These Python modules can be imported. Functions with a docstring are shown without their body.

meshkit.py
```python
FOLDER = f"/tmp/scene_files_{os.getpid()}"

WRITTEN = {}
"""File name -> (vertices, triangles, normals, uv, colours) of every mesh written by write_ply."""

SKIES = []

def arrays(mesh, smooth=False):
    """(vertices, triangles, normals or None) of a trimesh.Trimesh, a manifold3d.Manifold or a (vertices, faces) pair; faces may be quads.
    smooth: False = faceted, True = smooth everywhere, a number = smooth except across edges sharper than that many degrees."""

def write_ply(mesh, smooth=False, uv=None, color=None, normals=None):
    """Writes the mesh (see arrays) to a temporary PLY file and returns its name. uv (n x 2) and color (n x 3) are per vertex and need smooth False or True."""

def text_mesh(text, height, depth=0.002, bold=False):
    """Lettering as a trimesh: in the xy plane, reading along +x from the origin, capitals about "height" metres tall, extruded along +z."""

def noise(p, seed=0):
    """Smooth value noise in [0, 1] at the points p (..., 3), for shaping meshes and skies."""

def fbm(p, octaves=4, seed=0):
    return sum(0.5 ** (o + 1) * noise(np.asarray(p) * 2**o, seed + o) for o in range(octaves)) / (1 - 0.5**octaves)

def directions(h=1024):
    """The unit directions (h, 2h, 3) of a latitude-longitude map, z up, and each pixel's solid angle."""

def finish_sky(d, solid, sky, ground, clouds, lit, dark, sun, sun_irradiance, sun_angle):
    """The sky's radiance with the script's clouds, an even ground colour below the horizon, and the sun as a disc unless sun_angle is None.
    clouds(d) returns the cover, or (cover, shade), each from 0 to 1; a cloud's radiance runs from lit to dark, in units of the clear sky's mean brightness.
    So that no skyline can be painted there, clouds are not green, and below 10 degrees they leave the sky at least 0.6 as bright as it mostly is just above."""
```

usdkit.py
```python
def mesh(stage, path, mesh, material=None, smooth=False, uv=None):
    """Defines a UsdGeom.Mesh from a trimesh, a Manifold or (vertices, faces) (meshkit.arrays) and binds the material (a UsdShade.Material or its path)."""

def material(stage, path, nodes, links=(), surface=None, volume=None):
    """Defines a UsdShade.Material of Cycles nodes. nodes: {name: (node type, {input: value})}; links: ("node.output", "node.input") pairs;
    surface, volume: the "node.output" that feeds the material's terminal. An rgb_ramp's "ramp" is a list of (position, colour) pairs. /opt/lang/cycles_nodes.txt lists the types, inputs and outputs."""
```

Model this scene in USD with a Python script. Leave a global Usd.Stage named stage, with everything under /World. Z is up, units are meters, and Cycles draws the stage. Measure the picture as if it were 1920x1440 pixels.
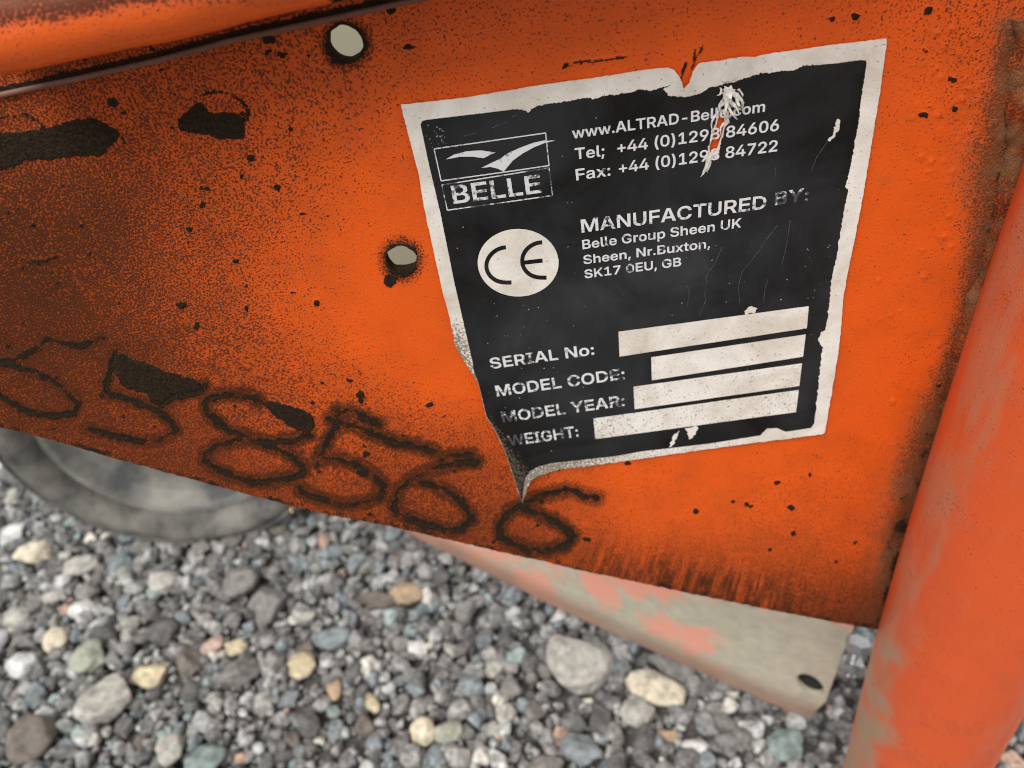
import math, random
import numpy as np, trimesh, manifold3d, usdkit, meshkit
from pxr import Usd, UsdGeom, UsdLux, UsdShade, Gf, Sdf, Vt
from scipy.spatial import Delaunay, cKDTree
from scipy.interpolate import RBFInterpolator
from scipy.ndimage import gaussian_filter
import shapely
from shapely import Polygon, LineString, Point, affinity
from shapely.ops import unary_union

stage = Usd.Stage.CreateInMemory()
UsdGeom.SetStageUpAxis(stage, 'Z'); UsdGeom.SetStageMetersPerUnit(stage, 1.0)
UsdGeom.Xform.Define(stage, '/World'); UsdGeom.Scope.Define(stage, '/World/Looks')
rng = np.random.default_rng(7)

# ------------------------------------------------------------------ camera
FPX = 1500.0                                     # focal length in pixels of a 1920 wide picture
CAM = np.array([-0.02215, -0.1670, 0.1233])
FWD = np.array([-0.0755, 0.7517, -0.6553]); FWD /= np.linalg.norm(FWD)
RGT = np.array([0.9885, -0.0295, -0.1481]); RGT -= FWD * (RGT @ FWD); RGT /= np.linalg.norm(RGT)
UPV = np.cross(RGT, FWD)
EXPOSURE = 0.43
FOCUS, APERTURE = 0.188, 0.0017
cam = UsdGeom.Camera.Define(stage, '/World/camera')
cam.CreateHorizontalApertureAttr(36.0); cam.CreateVerticalApertureAttr(27.0)
fl = 36.0 * FPX / 1920
cam.CreateFocalLengthAttr(fl); cam.CreateFStopAttr(fl / (APERTURE * 1000)); cam.CreateFocusDistanceAttr(FOCUS)
cam.CreateClippingRangeAttr(Gf.Vec2f(0.01, 1000)); cam.CreateExposureAttr(EXPOSURE)
M = np.eye(4); M[:3, 0], M[:3, 1], M[:3, 2], M[:3, 3] = RGT, UPV, -FWD, CAM
cam.AddTransformOp().Set(Gf.Matrix4d(*M.T.ravel().tolist()))

def ray(p):
    p = np.asarray(p, float).reshape(-1, 2)
    return FWD + np.outer((p[:, 0] - 960) / FPX, RGT) - np.outer((p[:, 1] - 720) / FPX, UPV)
def on_y(p, y=0.0):                              # where a pixel's ray meets the plane y = const
    d = ray(p); return CAM + d * ((y - CAM[1]) / d[:, 1])[:, None]
def on_z(p, z):
    d = ray(p); return CAM + d * ((z - CAM[2]) / d[:, 2])[:, None]
def uv(p):                                       # on the front plate: (x, z)
    return on_y(p)[:, [0, 2]]
def to_px(P):
    d = np.asarray(P, float) - CAM
    w = d @ FWD
    return np.c_[960 + FPX * (d @ RGT) / w, 720 - FPX * (d @ UPV) / w]

# ------------------------------------------------------------------ sky and light: bright overcast
SUN = np.array([-0.25, -0.45, 0.86]); SUN /= np.linalg.norm(SUN)
el, rot = math.asin(SUN[2]), math.atan2(SUN[0], SUN[1])
dome = UsdLux.DomeLight.Define(stage, '/World/sky')
skym = usdkit.material(stage, '/World/Looks/overcast_sky', {
    'sky': ('sky_texture', {'sky_type': 'single_scattering', 'sun_disc': False, 'sun_elevation': el, 'sun_rotation': rot}),
    'co': ('texture_coordinate', {}),
    'noise': ('noise_texture', {'scale': 2.2, 'detail': 4.0, 'roughness': 0.55}),
    'cloud': ('rgb_ramp', {'ramp': [(0.25, (6.6, 6.7, 7.0)), (0.75, (10.2, 10.0, 9.8))]}),
    'mix': ('mix_color', {'fac': 0.9, 'use_clamp': False}),
    'bg': ('background_shader', {'strength': 0.089})},
    [('co.generated', 'noise.vector'), ('noise.fac', 'cloud.fac'), ('sky.color', 'mix.a'), ('cloud.color', 'mix.b'), ('mix.result', 'bg.color')], surface='bg.background')
UsdShade.MaterialBindingAPI.Apply(dome.GetPrim()).Bind(skym)
sun = UsdLux.DistantLight.Define(stage, '/World/sun')
sun.CreateNormalizeAttr(True); sun.CreateIntensityAttr(0.62); sun.CreateAngleAttr(34.0); sun.CreateColorAttr(Gf.Vec3f(1.0, 0.97, 0.92))
zax = SUN; xax = np.cross([0, 1, 0], zax); xax /= np.linalg.norm(xax); yax = np.cross(zax, xax)
S = np.eye(4); S[:3, 0], S[:3, 1], S[:3, 2] = xax, yax, zax
sun.AddTransformOp().Set(Gf.Matrix4d(*S.T.ravel().tolist()))

# ------------------------------------------------------------------ helpers
used = {}
def numbered(path):
    n = used.get(path, -1) + 1; used[path] = n
    return path if n == 0 else f'{path}_{n:03d}'
def tag(prim, **k):
    for a, b in k.items(): prim.SetCustomDataByKey(a, b)
    return prim
def xf(name, parent='/World', **k):
    return tag(UsdGeom.Xform.Define(stage, numbered(f'{parent}/{name}')).GetPrim(), **k)
def obj(name, mesh, mat, parent='/World', smooth=False, attrs=None, **k):
    parent = parent if isinstance(parent, str) else str(parent.GetPath())
    m = usdkit.mesh(stage, numbered(f'{parent}/{name}'), mesh, mat, smooth)
    for a, v in (attrs or {}).items():
        UsdGeom.PrimvarsAPI(m).CreatePrimvar(a, Sdf.ValueTypeNames.FloatArray, 'vertex').Set(Vt.FloatArray.FromNumpy(np.asarray(v, np.float32)))
    return tag(m.GetPrim(), **k)
def TM(v, f): return trimesh.Trimesh(np.asarray(v, float), np.asarray(f), process=False)
def sstep(a, b, x):
    t = np.clip((x - a) / (b - a), 0, 1); return t * t * (3 - 2 * t)
def sweep(path, radius, n=24, cap=True):
    """A round tube along a path (parallel transport frame); radius may vary."""
    P = np.asarray(path, float); R_ = np.broadcast_to(radius, len(P))
    T = np.gradient(P, axis=0); T /= np.linalg.norm(T, axis=1)[:, None]
    a = np.cross(T[0], [0.3, 1, 0.2]); a /= np.linalg.norm(a); rings = []
    th = np.linspace(0, 2 * np.pi, n, endpoint=False)
    for i in range(len(P)):
        a = a - T[i] * (a @ T[i]); a /= np.linalg.norm(a); b = np.cross(T[i], a)
        rings.append(P[i] + R_[i] * (np.outer(np.cos(th), a) + np.outer(np.sin(th), b)))
    v = np.vstack(rings); f = []
    for i in range(len(P) - 1):
        for j in range(n):
            q = i * n + j; r = i * n + (j + 1) % n
            f += [[q, r, r + n], [q, r + n, q + n]]
    if cap:
        v = np.vstack([v, P[0], P[-1]]); e = len(v) - 2; k = (len(P) - 1) * n
        for j in range(n):
            f += [[e, (j + 1) % n, j], [e + 1, k + j, k + (j + 1) % n]]
    return TM(v, f)
def lathe(profile, n=96):
    """Revolve (radius, y) about the y axis."""
    pr = np.asarray(profile, float); th = np.linspace(0, 2 * np.pi, n, endpoint=False)
    v = np.vstack([np.c_[r * np.cos(th), np.full(n, y), r * np.sin(th)] for r, y in pr]); f = []
    for i in range(len(pr) - 1):
        for j in range(n):
            q = i * n + j; r = i * n + (j + 1) % n
            f += [[q, q + n, r + n], [q, r + n, r]]
    m = TM(v, f); m.fix_normals(); return m

L = '/World/Looks/'
def mat(name, nodes, links, surface='p.BSDF'):
    return usdkit.material(stage, L + name, nodes, links, surface=surface)
def simple(name, col, rough=0.5, var=0.25, scale=300, metallic=0.0, bump=0.0, col2=None, ramp=(0.35, 0.65), detail=5.0, bscale=None, spec=0.5):
    """A colour that wanders to a second one by noise, with an optional bump."""
    col = np.array(col); col2 = np.array(col2) if col2 is not None else col * (1 - var)
    nodes = {'g': ('geometry', {}), 'n': ('noise_texture', {'scale': scale, 'detail': detail, 'roughness': 0.6}),
             'r': ('rgb_ramp', {'ramp': [(ramp[0], tuple(col)), (ramp[1], tuple(col2))]}),
             'p': ('principled_bsdf', {'roughness': rough, 'metallic': metallic, 'specular_ior_level': spec})}
    links = [('g.position', 'n.vector'), ('n.fac', 'r.fac'), ('r.color', 'p.base_color')]
    if bump:
        nodes['n2'] = ('noise_texture', {'scale': bscale or scale * 2, 'detail': 4.0}); nodes['b'] = ('bump', {'strength': 0.8, 'distance': bump})
        links += [('g.position', 'n2.vector'), ('n2.fac', 'b.height'), ('b.normal', 'p.normal')]
    return mat(name, nodes, links)

ORANGE, ORANGE2 = (0.80, 0.105, 0.006), (0.72, 0.09, 0.006)
def paint(name, orange=ORANGE, film=(0.150, 0.038, 0.010), rough=0.34, dusty=(0.215, 0.100, 0.045), bare=(0.30, 0.245, 0.175)):
    """Orange enamel under soot (film and specks), crust (thick caked dirt, plus shade painted under the rail) and dust, each driven by a vertex attribute."""
    N = {'g': ('geometry', {}),
         'soot': ('attribute', {'attribute': 'soot'}), 'crust_shade': ('attribute', {'attribute': 'crust_shade'}), 'dust': ('attribute', {'attribute': 'dust'}),
         'n1': ('noise_texture', {'scale': 1750.0, 'detail': 2.5, 'roughness': 0.6}), 'sq': ('math', {'math_type': 'power', 'value2': 1.7}),
         'bare': ('attribute', {'attribute': 'bare'}), 'c5': ('mix_color', {'b': bare}),
         'n2': ('noise_texture', {'scale': 330.0, 'detail': 4.0, 'roughness': 0.6}),
         'n3': ('noise_texture', {'scale': 70.0, 'detail': 5.0, 'roughness': 0.6}),
         'n4': ('noise_texture', {'scale': 2200.0, 'detail': 2.0}),
         # film
         'f1': ('math', {'math_type': 'multiply_add', 'value2': 0.6, 'value3': -0.31}),
         'f2': ('math', {'math_type': 'add', 'use_clamp': True}),
         'f3': ('math', {'math_type': 'multiply', 'value2': 0.90}),
         'c0': ('mix_color', {'a': orange, 'b': tuple(0.82 * np.array(orange))}),
         'c1': ('mix_color', {'b': film}),
         # specks
         's1': ('math', {'math_type': 'multiply_add', 'value2': 0.28}),
         's2': ('map_range', {'range_type': 'smoothstep', 'from_min': 0.765, 'from_max': 0.875, 'clamp': True}),
         's3': ('math', {'math_type': 'multiply', 'value2': 0.80}),
         'c2': ('mix_color', {'b': (0.036, 0.015, 0.009)}),
         # crust
         'k1': ('math', {'math_type': 'multiply_add', 'value2': 0.75, 'value3': -0.375}),
         'k1b': ('math', {'math_type': 'multiply_add', 'value2': 0.5, 'value3': -0.25}),
         'k2': ('math', {'math_type': 'add'}), 'k2b': ('math', {'math_type': 'add'}),
         'k3': ('map_range', {'range_type': 'smoothstep', 'from_min': 0.36, 'from_max': 0.58, 'clamp': True}),
         'kc': ('rgb_ramp', {'ramp': [(0.3, (0.013, 0.0085, 0.0055)), (0.7, (0.038, 0.024, 0.0145))]}),
         'c3': ('mix_color', {}),
         # dust
         'd1': ('math', {'math_type': 'multiply_add', 'value2': 0.9, 'value3': -0.45}),
         'd2': ('math', {'math_type': 'add', 'use_clamp': True}), 'd3': ('math', {'math_type': 'multiply', 'value2': 1.1, 'use_clamp': True}),
         'c4': ('mix_color', {'b': dusty}),
         'h1': ('math', {'math_type': 'multiply', 'value2': 0.35}), 'h2': ('math', {'math_type': 'add'}), 'h3': ('math', {'math_type': 'multiply_add', 'value2': 0.4}),
         'ro': ('math', {'math_type': 'multiply_add', 'value2': 0.45, 'value3': rough, 'use_clamp': True}), 'r1': ('math', {'math_type': 'maximum'}),
         'b': ('bump', {'strength': 1.0, 'distance': 0.00026}), 'sp': ('math', {'math_type': 'multiply_add', 'value2': -0.38, 'value3': 0.44}), 'v1': ('math', {'math_type': 'multiply_add', 'value2': 0.22}), 'p': ('principled_bsdf', {})}
    K = [(f'g.position', f'{n}.vector') for n in ('n1', 'n2', 'n3', 'n4')]
    K += [('n3.fac', 'f1.value1'), ('soot.fac', 'sq.value1'), ('sq.value', 'f2.value1'), ('f1.value', 'f2.value2'), ('f2.value', 'f3.value1'),
          ('n3.fac', 'c0.fac'), ('c0.result', 'c1.a'), ('f3.value', 'c1.fac'),
          ('soot.fac', 's1.value1'), ('n1.fac', 's1.value3'), ('n2.fac', 'v1.value1'), ('s1.value', 'v1.value3'), ('v1.value', 's2.value'), ('s2.result', 's3.value1'), ('s3.value', 'c2.fac'), ('c1.result', 'c2.a'),
          ('n2.fac', 'k1.value1'), ('n1.fac', 'k1b.value1'), ('crust_shade.fac', 'k2.value1'), ('k1.value', 'k2.value2'), ('k2.value', 'k2b.value1'), ('k1b.value', 'k2b.value2'), ('k2b.value', 'k3.value'),
          ('n1.fac', 'kc.fac'), ('c2.result', 'c3.a'), ('kc.color', 'c3.b'), ('k3.result', 'c3.fac'),
          ('n2.fac', 'd1.value1'), ('dust.fac', 'd2.value1'), ('d1.value', 'd2.value2'), ('d2.value', 'd3.value1'), ('dust.fac', 'd3.value2'),
          ('c3.result', 'c4.a'), ('d3.value', 'c4.fac'), ('c4.result', 'c5.a'), ('bare.fac', 'c5.fac'), ('c5.result', 'p.base_color'),
          ('s2.result', 'h1.value1'), ('h1.value', 'h2.value1'), ('k3.result', 'h2.value2'), ('n1.fac', 'h3.value1'), ('h2.value', 'h3.value3'), ('h3.value', 'b.height'), ('b.normal', 'p.normal'),
          ('soot.fac', 'r1.value1'), ('k3.result', 'r1.value2'), ('r1.value', 'ro.value1'), ('ro.value', 'p.roughness'), ('r1.value', 'sp.value1'), ('sp.value', 'p.specular_ior_level')]
    return mat(name, N, K)
m_plate = paint('orange_plate_paint')
m_tube = paint('orange_tube_paint', orange=(0.68, 0.100, 0.024), film=(0.40, 0.13, 0.07), rough=0.40, dusty=(0.50, 0.21, 0.135), bare=(0.34, 0.235, 0.15))
m_rail = paint('orange_rail_paint', orange=(0.82, 0.12, 0.012), film=(0.24, 0.060, 0.032), rough=0.4, dusty=(0.36, 0.16, 0.11))

# ------------------------------------------------------------------ the mixer
mixer = xf('cement_mixer', label='orange cement mixer frame with a torn black maker label on its plate', category='cement mixer')
MX = str(mixer.GetPath())

m_flange = simple('worn_brown_paint', (0.46, 0.31, 0.235), 0.65, col2=(0.27, 0.19, 0.145), scale=40)
# --- front plate, 3 mm steel with two bolt holes
T_PLATE = 0.0030
edge_px = [(-260, 735), (-120, 768), (0, 801), (44, 811), (128, 834), (204, 857), (273, 875), (343, 894), (434, 919), (547, 948), (620, 966), (700, 981), (787, 1000),
           (882, 1022), (1013, 1051), (1101, 1072), (1210, 1095), (1320, 1118), (1450, 1144), (1570, 1167), (1650, 1181), (1720, 1192)]
bottom = uv(edge_px)
right = uv([(1735, 1150), (1800, 960), (1880, 700), (1960, 430), (2060, 80)])
ztop = 0.108
out = np.vstack([bottom, right, [[right[-1, 0] + 0.004, ztop]], [[bottom[0, 0], ztop]]])
plate_poly = Polygon(out)
def circle_uv(cx, cy, r, n=40, wob=0.0, seed=0):
    c = uv([(cx, cy)])[0]; th = np.linspace(0, 2 * np.pi, n, endpoint=False)
    rr = r * (1 + wob * (meshkit.noise(np.c_[np.cos(th) * 3, np.sin(th) * 3, np.full(n, seed)]) - 0.5))
    return np.c_[c[0] + rr * np.cos(th), c[1] + rr * np.sin(th)]
hole1, hole2 = circle_uv(648, 81, 0.00345, 48, 0.10, 1), circle_uv(753, 486, 0.0037, 44, 0.14, 5)
plate_poly = plate_poly.difference(Polygon(hole1)).difference(Polygon(hole2))

def densify(ring, step):
    ls = LineString(ring); n = max(8, int(ls.length / step))
    return np.array([ls.interpolate(t, normalized=True).coords[0] for t in np.linspace(0, 1, n, endpoint=False)])
STEP = 0.00052
rings = [densify(plate_poly.exterior.coords, STEP)] + [densify(r.coords, STEP * 0.7) for r in plate_poly.interiors]
jit = (meshkit.fbm(np.c_[rings[0] * 700, np.zeros(len(rings[0]))], 3) - 0.5) * 0.0009
rings[0][:, 1] += np.where(rings[0][:, 1] < 0.0, jit, 0)
fine = Polygon(rings[0], [r for r in rings[1:]])
x0, z0, x1, z1 = fine.bounds
gx, gz = np.meshgrid(np.arange(x0, x1, STEP), np.arange(z0, z1, STEP)); gx[::2] += STEP / 2
G = np.c_[gx.ravel(), gz.ravel()]
gp = to_px(np.c_[G[:, 0], np.zeros(len(G)), G[:, 1]])
vis = (gp[:, 0] > -60) & (gp[:, 0] < 1980) & (gp[:, 1] > -60) & (gp[:, 1] < 1500)
coarse = (np.arange(len(G)) % 37 == 0)
G = G[vis | coarse]
shapely.prepare(fine.buffer(-STEP * 0.4)); inner = fine.buffer(-STEP * 0.45)
G = G[shapely.contains_xy(inner, G[:, 0], G[:, 1])]
P2 = np.vstack(rings + [G])
tri = Delaunay(P2).simplices
cen = P2[tri].mean(1)
tri = tri[shapely.contains_xy(fine, cen[:, 0], cen[:, 1])]
a, b, c = P2[tri[:, 0]], P2[tri[:, 1]], P2[tri[:, 2]]
ar = (b[:, 0] - a[:, 0]) * (c[:, 1] - a[:, 1]) - (b[:, 1] - a[:, 1]) * (c[:, 0] - a[:, 0])
tri[ar < 0] = tri[ar < 0][:, ::-1]

px = to_px(np.c_[P2[:, 0], np.zeros(len(P2)), P2[:, 1]])
ctrl = np.array([(700, 620, .03), (760, 570, 0), (830, 720, .06), (650, 500, .10), (720, 380, .08), (785, 430, .03), (640, 300, .36), (560, 420, .42), (560, 560, .36), (600, 680, .48),
    (680, 740, .52), (800, 800, .60), (870, 850, .68), (770, 690, .22), (100, 450, 1), (50, 550, 1), (-60, 640, 1), (300, 520, .74), (200, 400, .95), (400, 450, .66), (450, 600, .64),
    (300, 640, .85), (150, 620, .97), (480, 300, .58), (350, 330, .66), (500, 180, .54), (250, 200, .66), (100, 190, .72), (600, 150, .44), (700, 200, .34), (760, 120, .40), (850, 60, .36),
    (900, 130, .26), (1000, 60, .26), (1100, 120, .18), (1250, 50, .18), (1400, 50, .15), (1600, 30, .24), (1750, 60, .36), (1700, 150, .24), (1750, 300, .16), (1700, 500, .12),
    (1650, 700, .12), (1600, 850, .16), (1500, 900, .24), (1300, 960, .22), (1200, 930, .14), (1100, 1000, .52), (1400, 1000, .40), (1300, 1060, .66), (1500, 1080, .68), (1600, 1050, .5),
    (1640, 1130, .95), (1250, 1090, .82), (1000, 1040, .85), (700, 960, .8), (400, 900, .85), (100, 800, .92), (600, 900, .72), (400, 800, .78), (900, 950, .78), (1020, 950, .62),
    (1120, 890, .36), (1300, 880, .14), (-100, 300, .9), (0, 900, .9), (1000, 400, .1), (1300, 300, .1), (1300, 700, .1), (1900, 200, .5), (1900, 800, .4), (500, 40, .7), (1000, -60, .4), (1700, -60, .5)])
from scipy.interpolate import RegularGridInterpolator
rb0 = RBFInterpolator(ctrl[:, :2] / 1000, ctrl[:, 2], smoothing=0.002, kernel='linear')
rgx, rgy = np.arange(-320, 2141, 20.0), np.arange(-320, 1541, 20.0)
rgv = rb0(np.stack(np.meshgrid(rgx, rgy, indexing='ij'), -1).reshape(-1, 2) / 1000).reshape(len(rgx), len(rgy))
rgi = RegularGridInterpolator((rgx, rgy), gaussian_filter(rgv, 1.0), bounds_error=False, fill_value=0.4)
rbf = lambda q: rgi(np.asarray(q) * 1000)
cl = np.clip(px, [-300, -300], [2100, 1500])
soot = np.clip(rbf(cl / 1000), 0, 1)
for (hx, hy, r, amp) in ((648, 82, 62, .9), (752, 487, 46, 0.95)):
    d = np.hypot(px[:, 0] - hx, px[:, 1] - hy); soot = np.maximum(soot, amp * (1 - sstep(r * 0.55, r * 1.35, d)))

# scrawled digits 6 3 8 5 6 6, cut into the caked dirt
strokes = [
  [(190, 636), (175, 638), (149, 648), (120, 642), (88, 637), (73, 653), (47, 664), (22, 675), (-8, 679)],
  [(0, 679), (33, 686), (73, 700), (106, 719), (128, 737), (146, 755), (139, 773), (109, 779), (73, 775), (44, 768), (22, 755), (-8, 735)],
  [(215, 660), (204, 700), (197, 733), (204, 741), (226, 742), (255, 752), (281, 762), (306, 777), (324, 795), (328, 806), (313, 821), (284, 830), (255, 826), (219, 817), (182, 808), (164, 803)],
  [(299, 762), (328, 742), (372, 733), (383, 722)],
  [(488, 752), (470, 741), (445, 739), (408, 741), (386, 748), (386, 770), (408, 792), (437, 810), (474, 824), (510, 828), (547, 824), (580, 813)],
  [(456, 824), (408, 835), (383, 850), (386, 865), (408, 879), (437, 894), (474, 903), (510, 901), (547, 894), (569, 883), (565, 868), (547, 854), (518, 839), (481, 826)],
  [(632, 768), (628, 800), (613, 830), (602, 852), (597, 866)],
  [(620, 786), (660, 797), (704, 815), (748, 830), (784, 837), (817, 846)], [(628, 782), (655, 768)], [(668, 775), (712, 796)],
  [(609, 855), (646, 864), (675, 873), (704, 892), (719, 910), (711, 932), (682, 943), (653, 946), (617, 939), (584, 930), (562, 917)],
  [(894, 864), (857, 868), (828, 873), (799, 884), (770, 899), (748, 917), (741, 939), (741, 957), (762, 972), (799, 983), (835, 994), (865, 992), (886, 975), (872, 950), (850, 928), (821, 914), (792, 903), (773, 903)],
  [(883, 852), (850, 852), (828, 862)],
  [(1120, 934), (1098, 930), (1076, 919), (1047, 921), (1010, 932), (981, 946), (956, 959), (937, 983), (937, 1005), (959, 1019), (992, 1032), (1029, 1032), (1058, 1023), (1076, 1005), (1061, 990), (1040, 977), (1010, 963), (981, 954)],
]
blobs = [
  [(208, 660), (226, 662), (241, 671), (277, 682), (328, 700), (365, 711), (383, 722), (372, 733), (328, 742), (306, 755), (299, 762), (284, 755), (281, 741), (255, 733), (226, 722), (219, 704), (213, 675)],
  [(488, 752), (518, 752), (554, 762), (587, 777), (591, 799), (580, 813), (547, 799), (510, 773)],
  [(-20, 245), (0, 248), (36, 248), (73, 241), (109, 233), (146, 222), (171, 219), (204, 233), (226, 248), (211, 270), (190, 292), (146, 292), (91, 299), (47, 299), (29, 313), (-20, 320)],
  [(334, 222), (350, 208), (365, 197), (379, 190), (390, 208), (408, 211), (437, 211), (459, 219), (456, 262), (430, 259), (412, 261), (394, 252), (368, 252), (335, 244)],
  [(722, 518), (735, 512), (747, 512), (745, 525), (733, 539), (718, 530)],
]
lines_thin = [[(383, 180), (401, 170), (430, 175), (452, 190), (467, 208), (463, 226)], [(50, 486), (75, 492), (106, 478)], [(0, 222), (40, 212), (75, 228), (85, 240)],
              [(1055, 125), (1090, 115), (1130, 112), (1180, 104)], [(1296, 128), (1304, 112), (1302, 95)], [(1312, 100), (1318, 85)], [(1278, 150), (1284, 120)]]
def sampled(polys, step=1.5):
    o = []
    for p in polys:
        ls = LineString(p); o += [ls.interpolate(t).coords[0] for t in np.arange(0, ls.length, step)]
    return np.array(o)
near = (px[:, 0] > -80) & (px[:, 0] < 1960)
crust_shade = np.zeros(len(P2)); groove = np.zeros(len(P2))
wob = np.c_[meshkit.fbm(np.c_[px / 9, np.zeros(len(px))], 3, 3), meshkit.fbm(np.c_[px / 9, np.full(len(px), 9.)], 3, 5)] * 10 - 5.0
patchy = meshkit.fbm(np.c_[px / 26, np.full(len(px), 4.)], 3, 8)
for S_, w, amp in ((sampled(strokes), 6.8, 1.0), (sampled(lines_thin), 4.0, 0.62)):
    d, _ = cKDTree(S_).query(px + wob, distance_upper_bound=60)
    crust_shade = np.maximum(crust_shade, amp * (1 - sstep(w * 0.25, w * 1.9, d)) * (0.12 + 1.10 * patchy if amp == 1.0 else 1.0))
    if amp == 1.0:
        d2, _ = cKDTree(S_).query(px + wob * 1.6 + 1.5, distance_upper_bound=60); crust_shade = np.maximum(crust_shade, 0.85 * (1 - sstep(0.8, 3.2, d2)) * sstep(0.44, 0.58, meshkit.fbm(np.c_[px / 17, np.full(len(px), 2.)], 3, 77)))
    if amp == 1.0:
        groove = 1 - sstep(0, 3.5, d); soot = np.maximum(soot, 1.15 * (1 - sstep(4, 40, d)) * np.clip(soot + 0.3, 0, 1)).clip(0, 1)
for bl in blobs:
    pg = Polygon(bl); near_b = (np.abs(px - np.array(pg.centroid.coords[0])) < 200).all(1)
    q = px[near_b] + wob[near_b] * 0.7
    ins = shapely.contains_xy(pg, q[:, 0], q[:, 1]); d = shapely.distance(pg.exterior, shapely.points(q))
    crust_shade[near_b] = np.maximum(crust_shade[near_b], np.where(ins, 0.55 + 0.6 * sstep(0, 8, d), 0.55 * (1 - sstep(0, 4, d))))
eb = np.interp(px[:, 0], [p[0] for p in edge_px], [p[1] for p in edge_px]) - px[:, 1]      # pixels above the lower edge
run = meshkit.fbm(np.c_[(px[:, 0] + 0.30 * px[:, 1]) / 5.5, px[:, 1] / 42, np.zeros(len(px))], 3, 17)
rm_ = sstep(1060, 1130, px[:, 0]) * (1 - sstep(1430, 1600, px[:, 0])) * sstep(110, 35, eb) if False else sstep(1060, 1130, px[:, 0]) * (1 - sstep(1430, 1600, px[:, 0])) * (1 - sstep(30, 105, eb))
crust_shade = np.maximum(crust_shade, 0.34 * rm_ * sstep(0.46, 0.70, run)); soot = np.where(rm_ > 0, np.clip(soot + 0.34 * rm_ * (run - 0.40) * 2, 0, 1), soot)
crust_shade = np.maximum(crust_shade, 0.42 * (1 - sstep(4, 22, eb)) * (0.5 + patchy) * (px[:, 0] < 1720))
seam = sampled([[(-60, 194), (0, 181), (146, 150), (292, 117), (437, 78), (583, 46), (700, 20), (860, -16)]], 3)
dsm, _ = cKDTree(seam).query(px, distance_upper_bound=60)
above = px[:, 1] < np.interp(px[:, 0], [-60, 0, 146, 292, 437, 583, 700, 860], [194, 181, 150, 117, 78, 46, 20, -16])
crust_shade = np.where(above, np.maximum(crust_shade, 0.9 * (1 - sstep(10, 30, dsm))), crust_shade)  # shade in the gap between rail and seam, painted into this mask
# scattered dirt flecks of many sizes
fl_px = rng.uniform([-20, 60], [1850, 1150], (520, 2)); fl_r = rng.uniform(1.2, 4.6, 520) * np.where(rng.random(520) < .12, 1.9, 1)
fl_s = np.clip(rbf(fl_px / 1000), 0, 1)
keep = rng.random(520) < fl_s * 1.25 - 0.12; fl_r = fl_r * 0.9
extra = np.array([(211, 190, 11), (595, 568, 7), (505, 75, 9), (470, 68, 6), (530, 103, 6), (500, 100, 5), (732, 20, 8), (768, 88, 6), (676, 738, 9), (676, 750, 6), (518, 352, 6), (470, 298, 8), (380, 385, 6), (355, 430, 6),
                  (1305, 957, 6), (1458, 905, 6), (1484, 952, 5), (1488, 1000, 6), (1400, 945, 5), (1375, 940, 4), (1520, 890, 4), (1100, 1010, 6), (1790, 205, 7), (1730, 215, 6), (1785, 150, 6), (1560, 35, 5), (1605, 30, 6), (1740, 20, 8)])
fl_px = np.vstack([fl_px[keep], extra[:, :2]]); fl_r = np.r_[fl_r[keep], extra[:, 2]]
tree = cKDTree(px)
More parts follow.
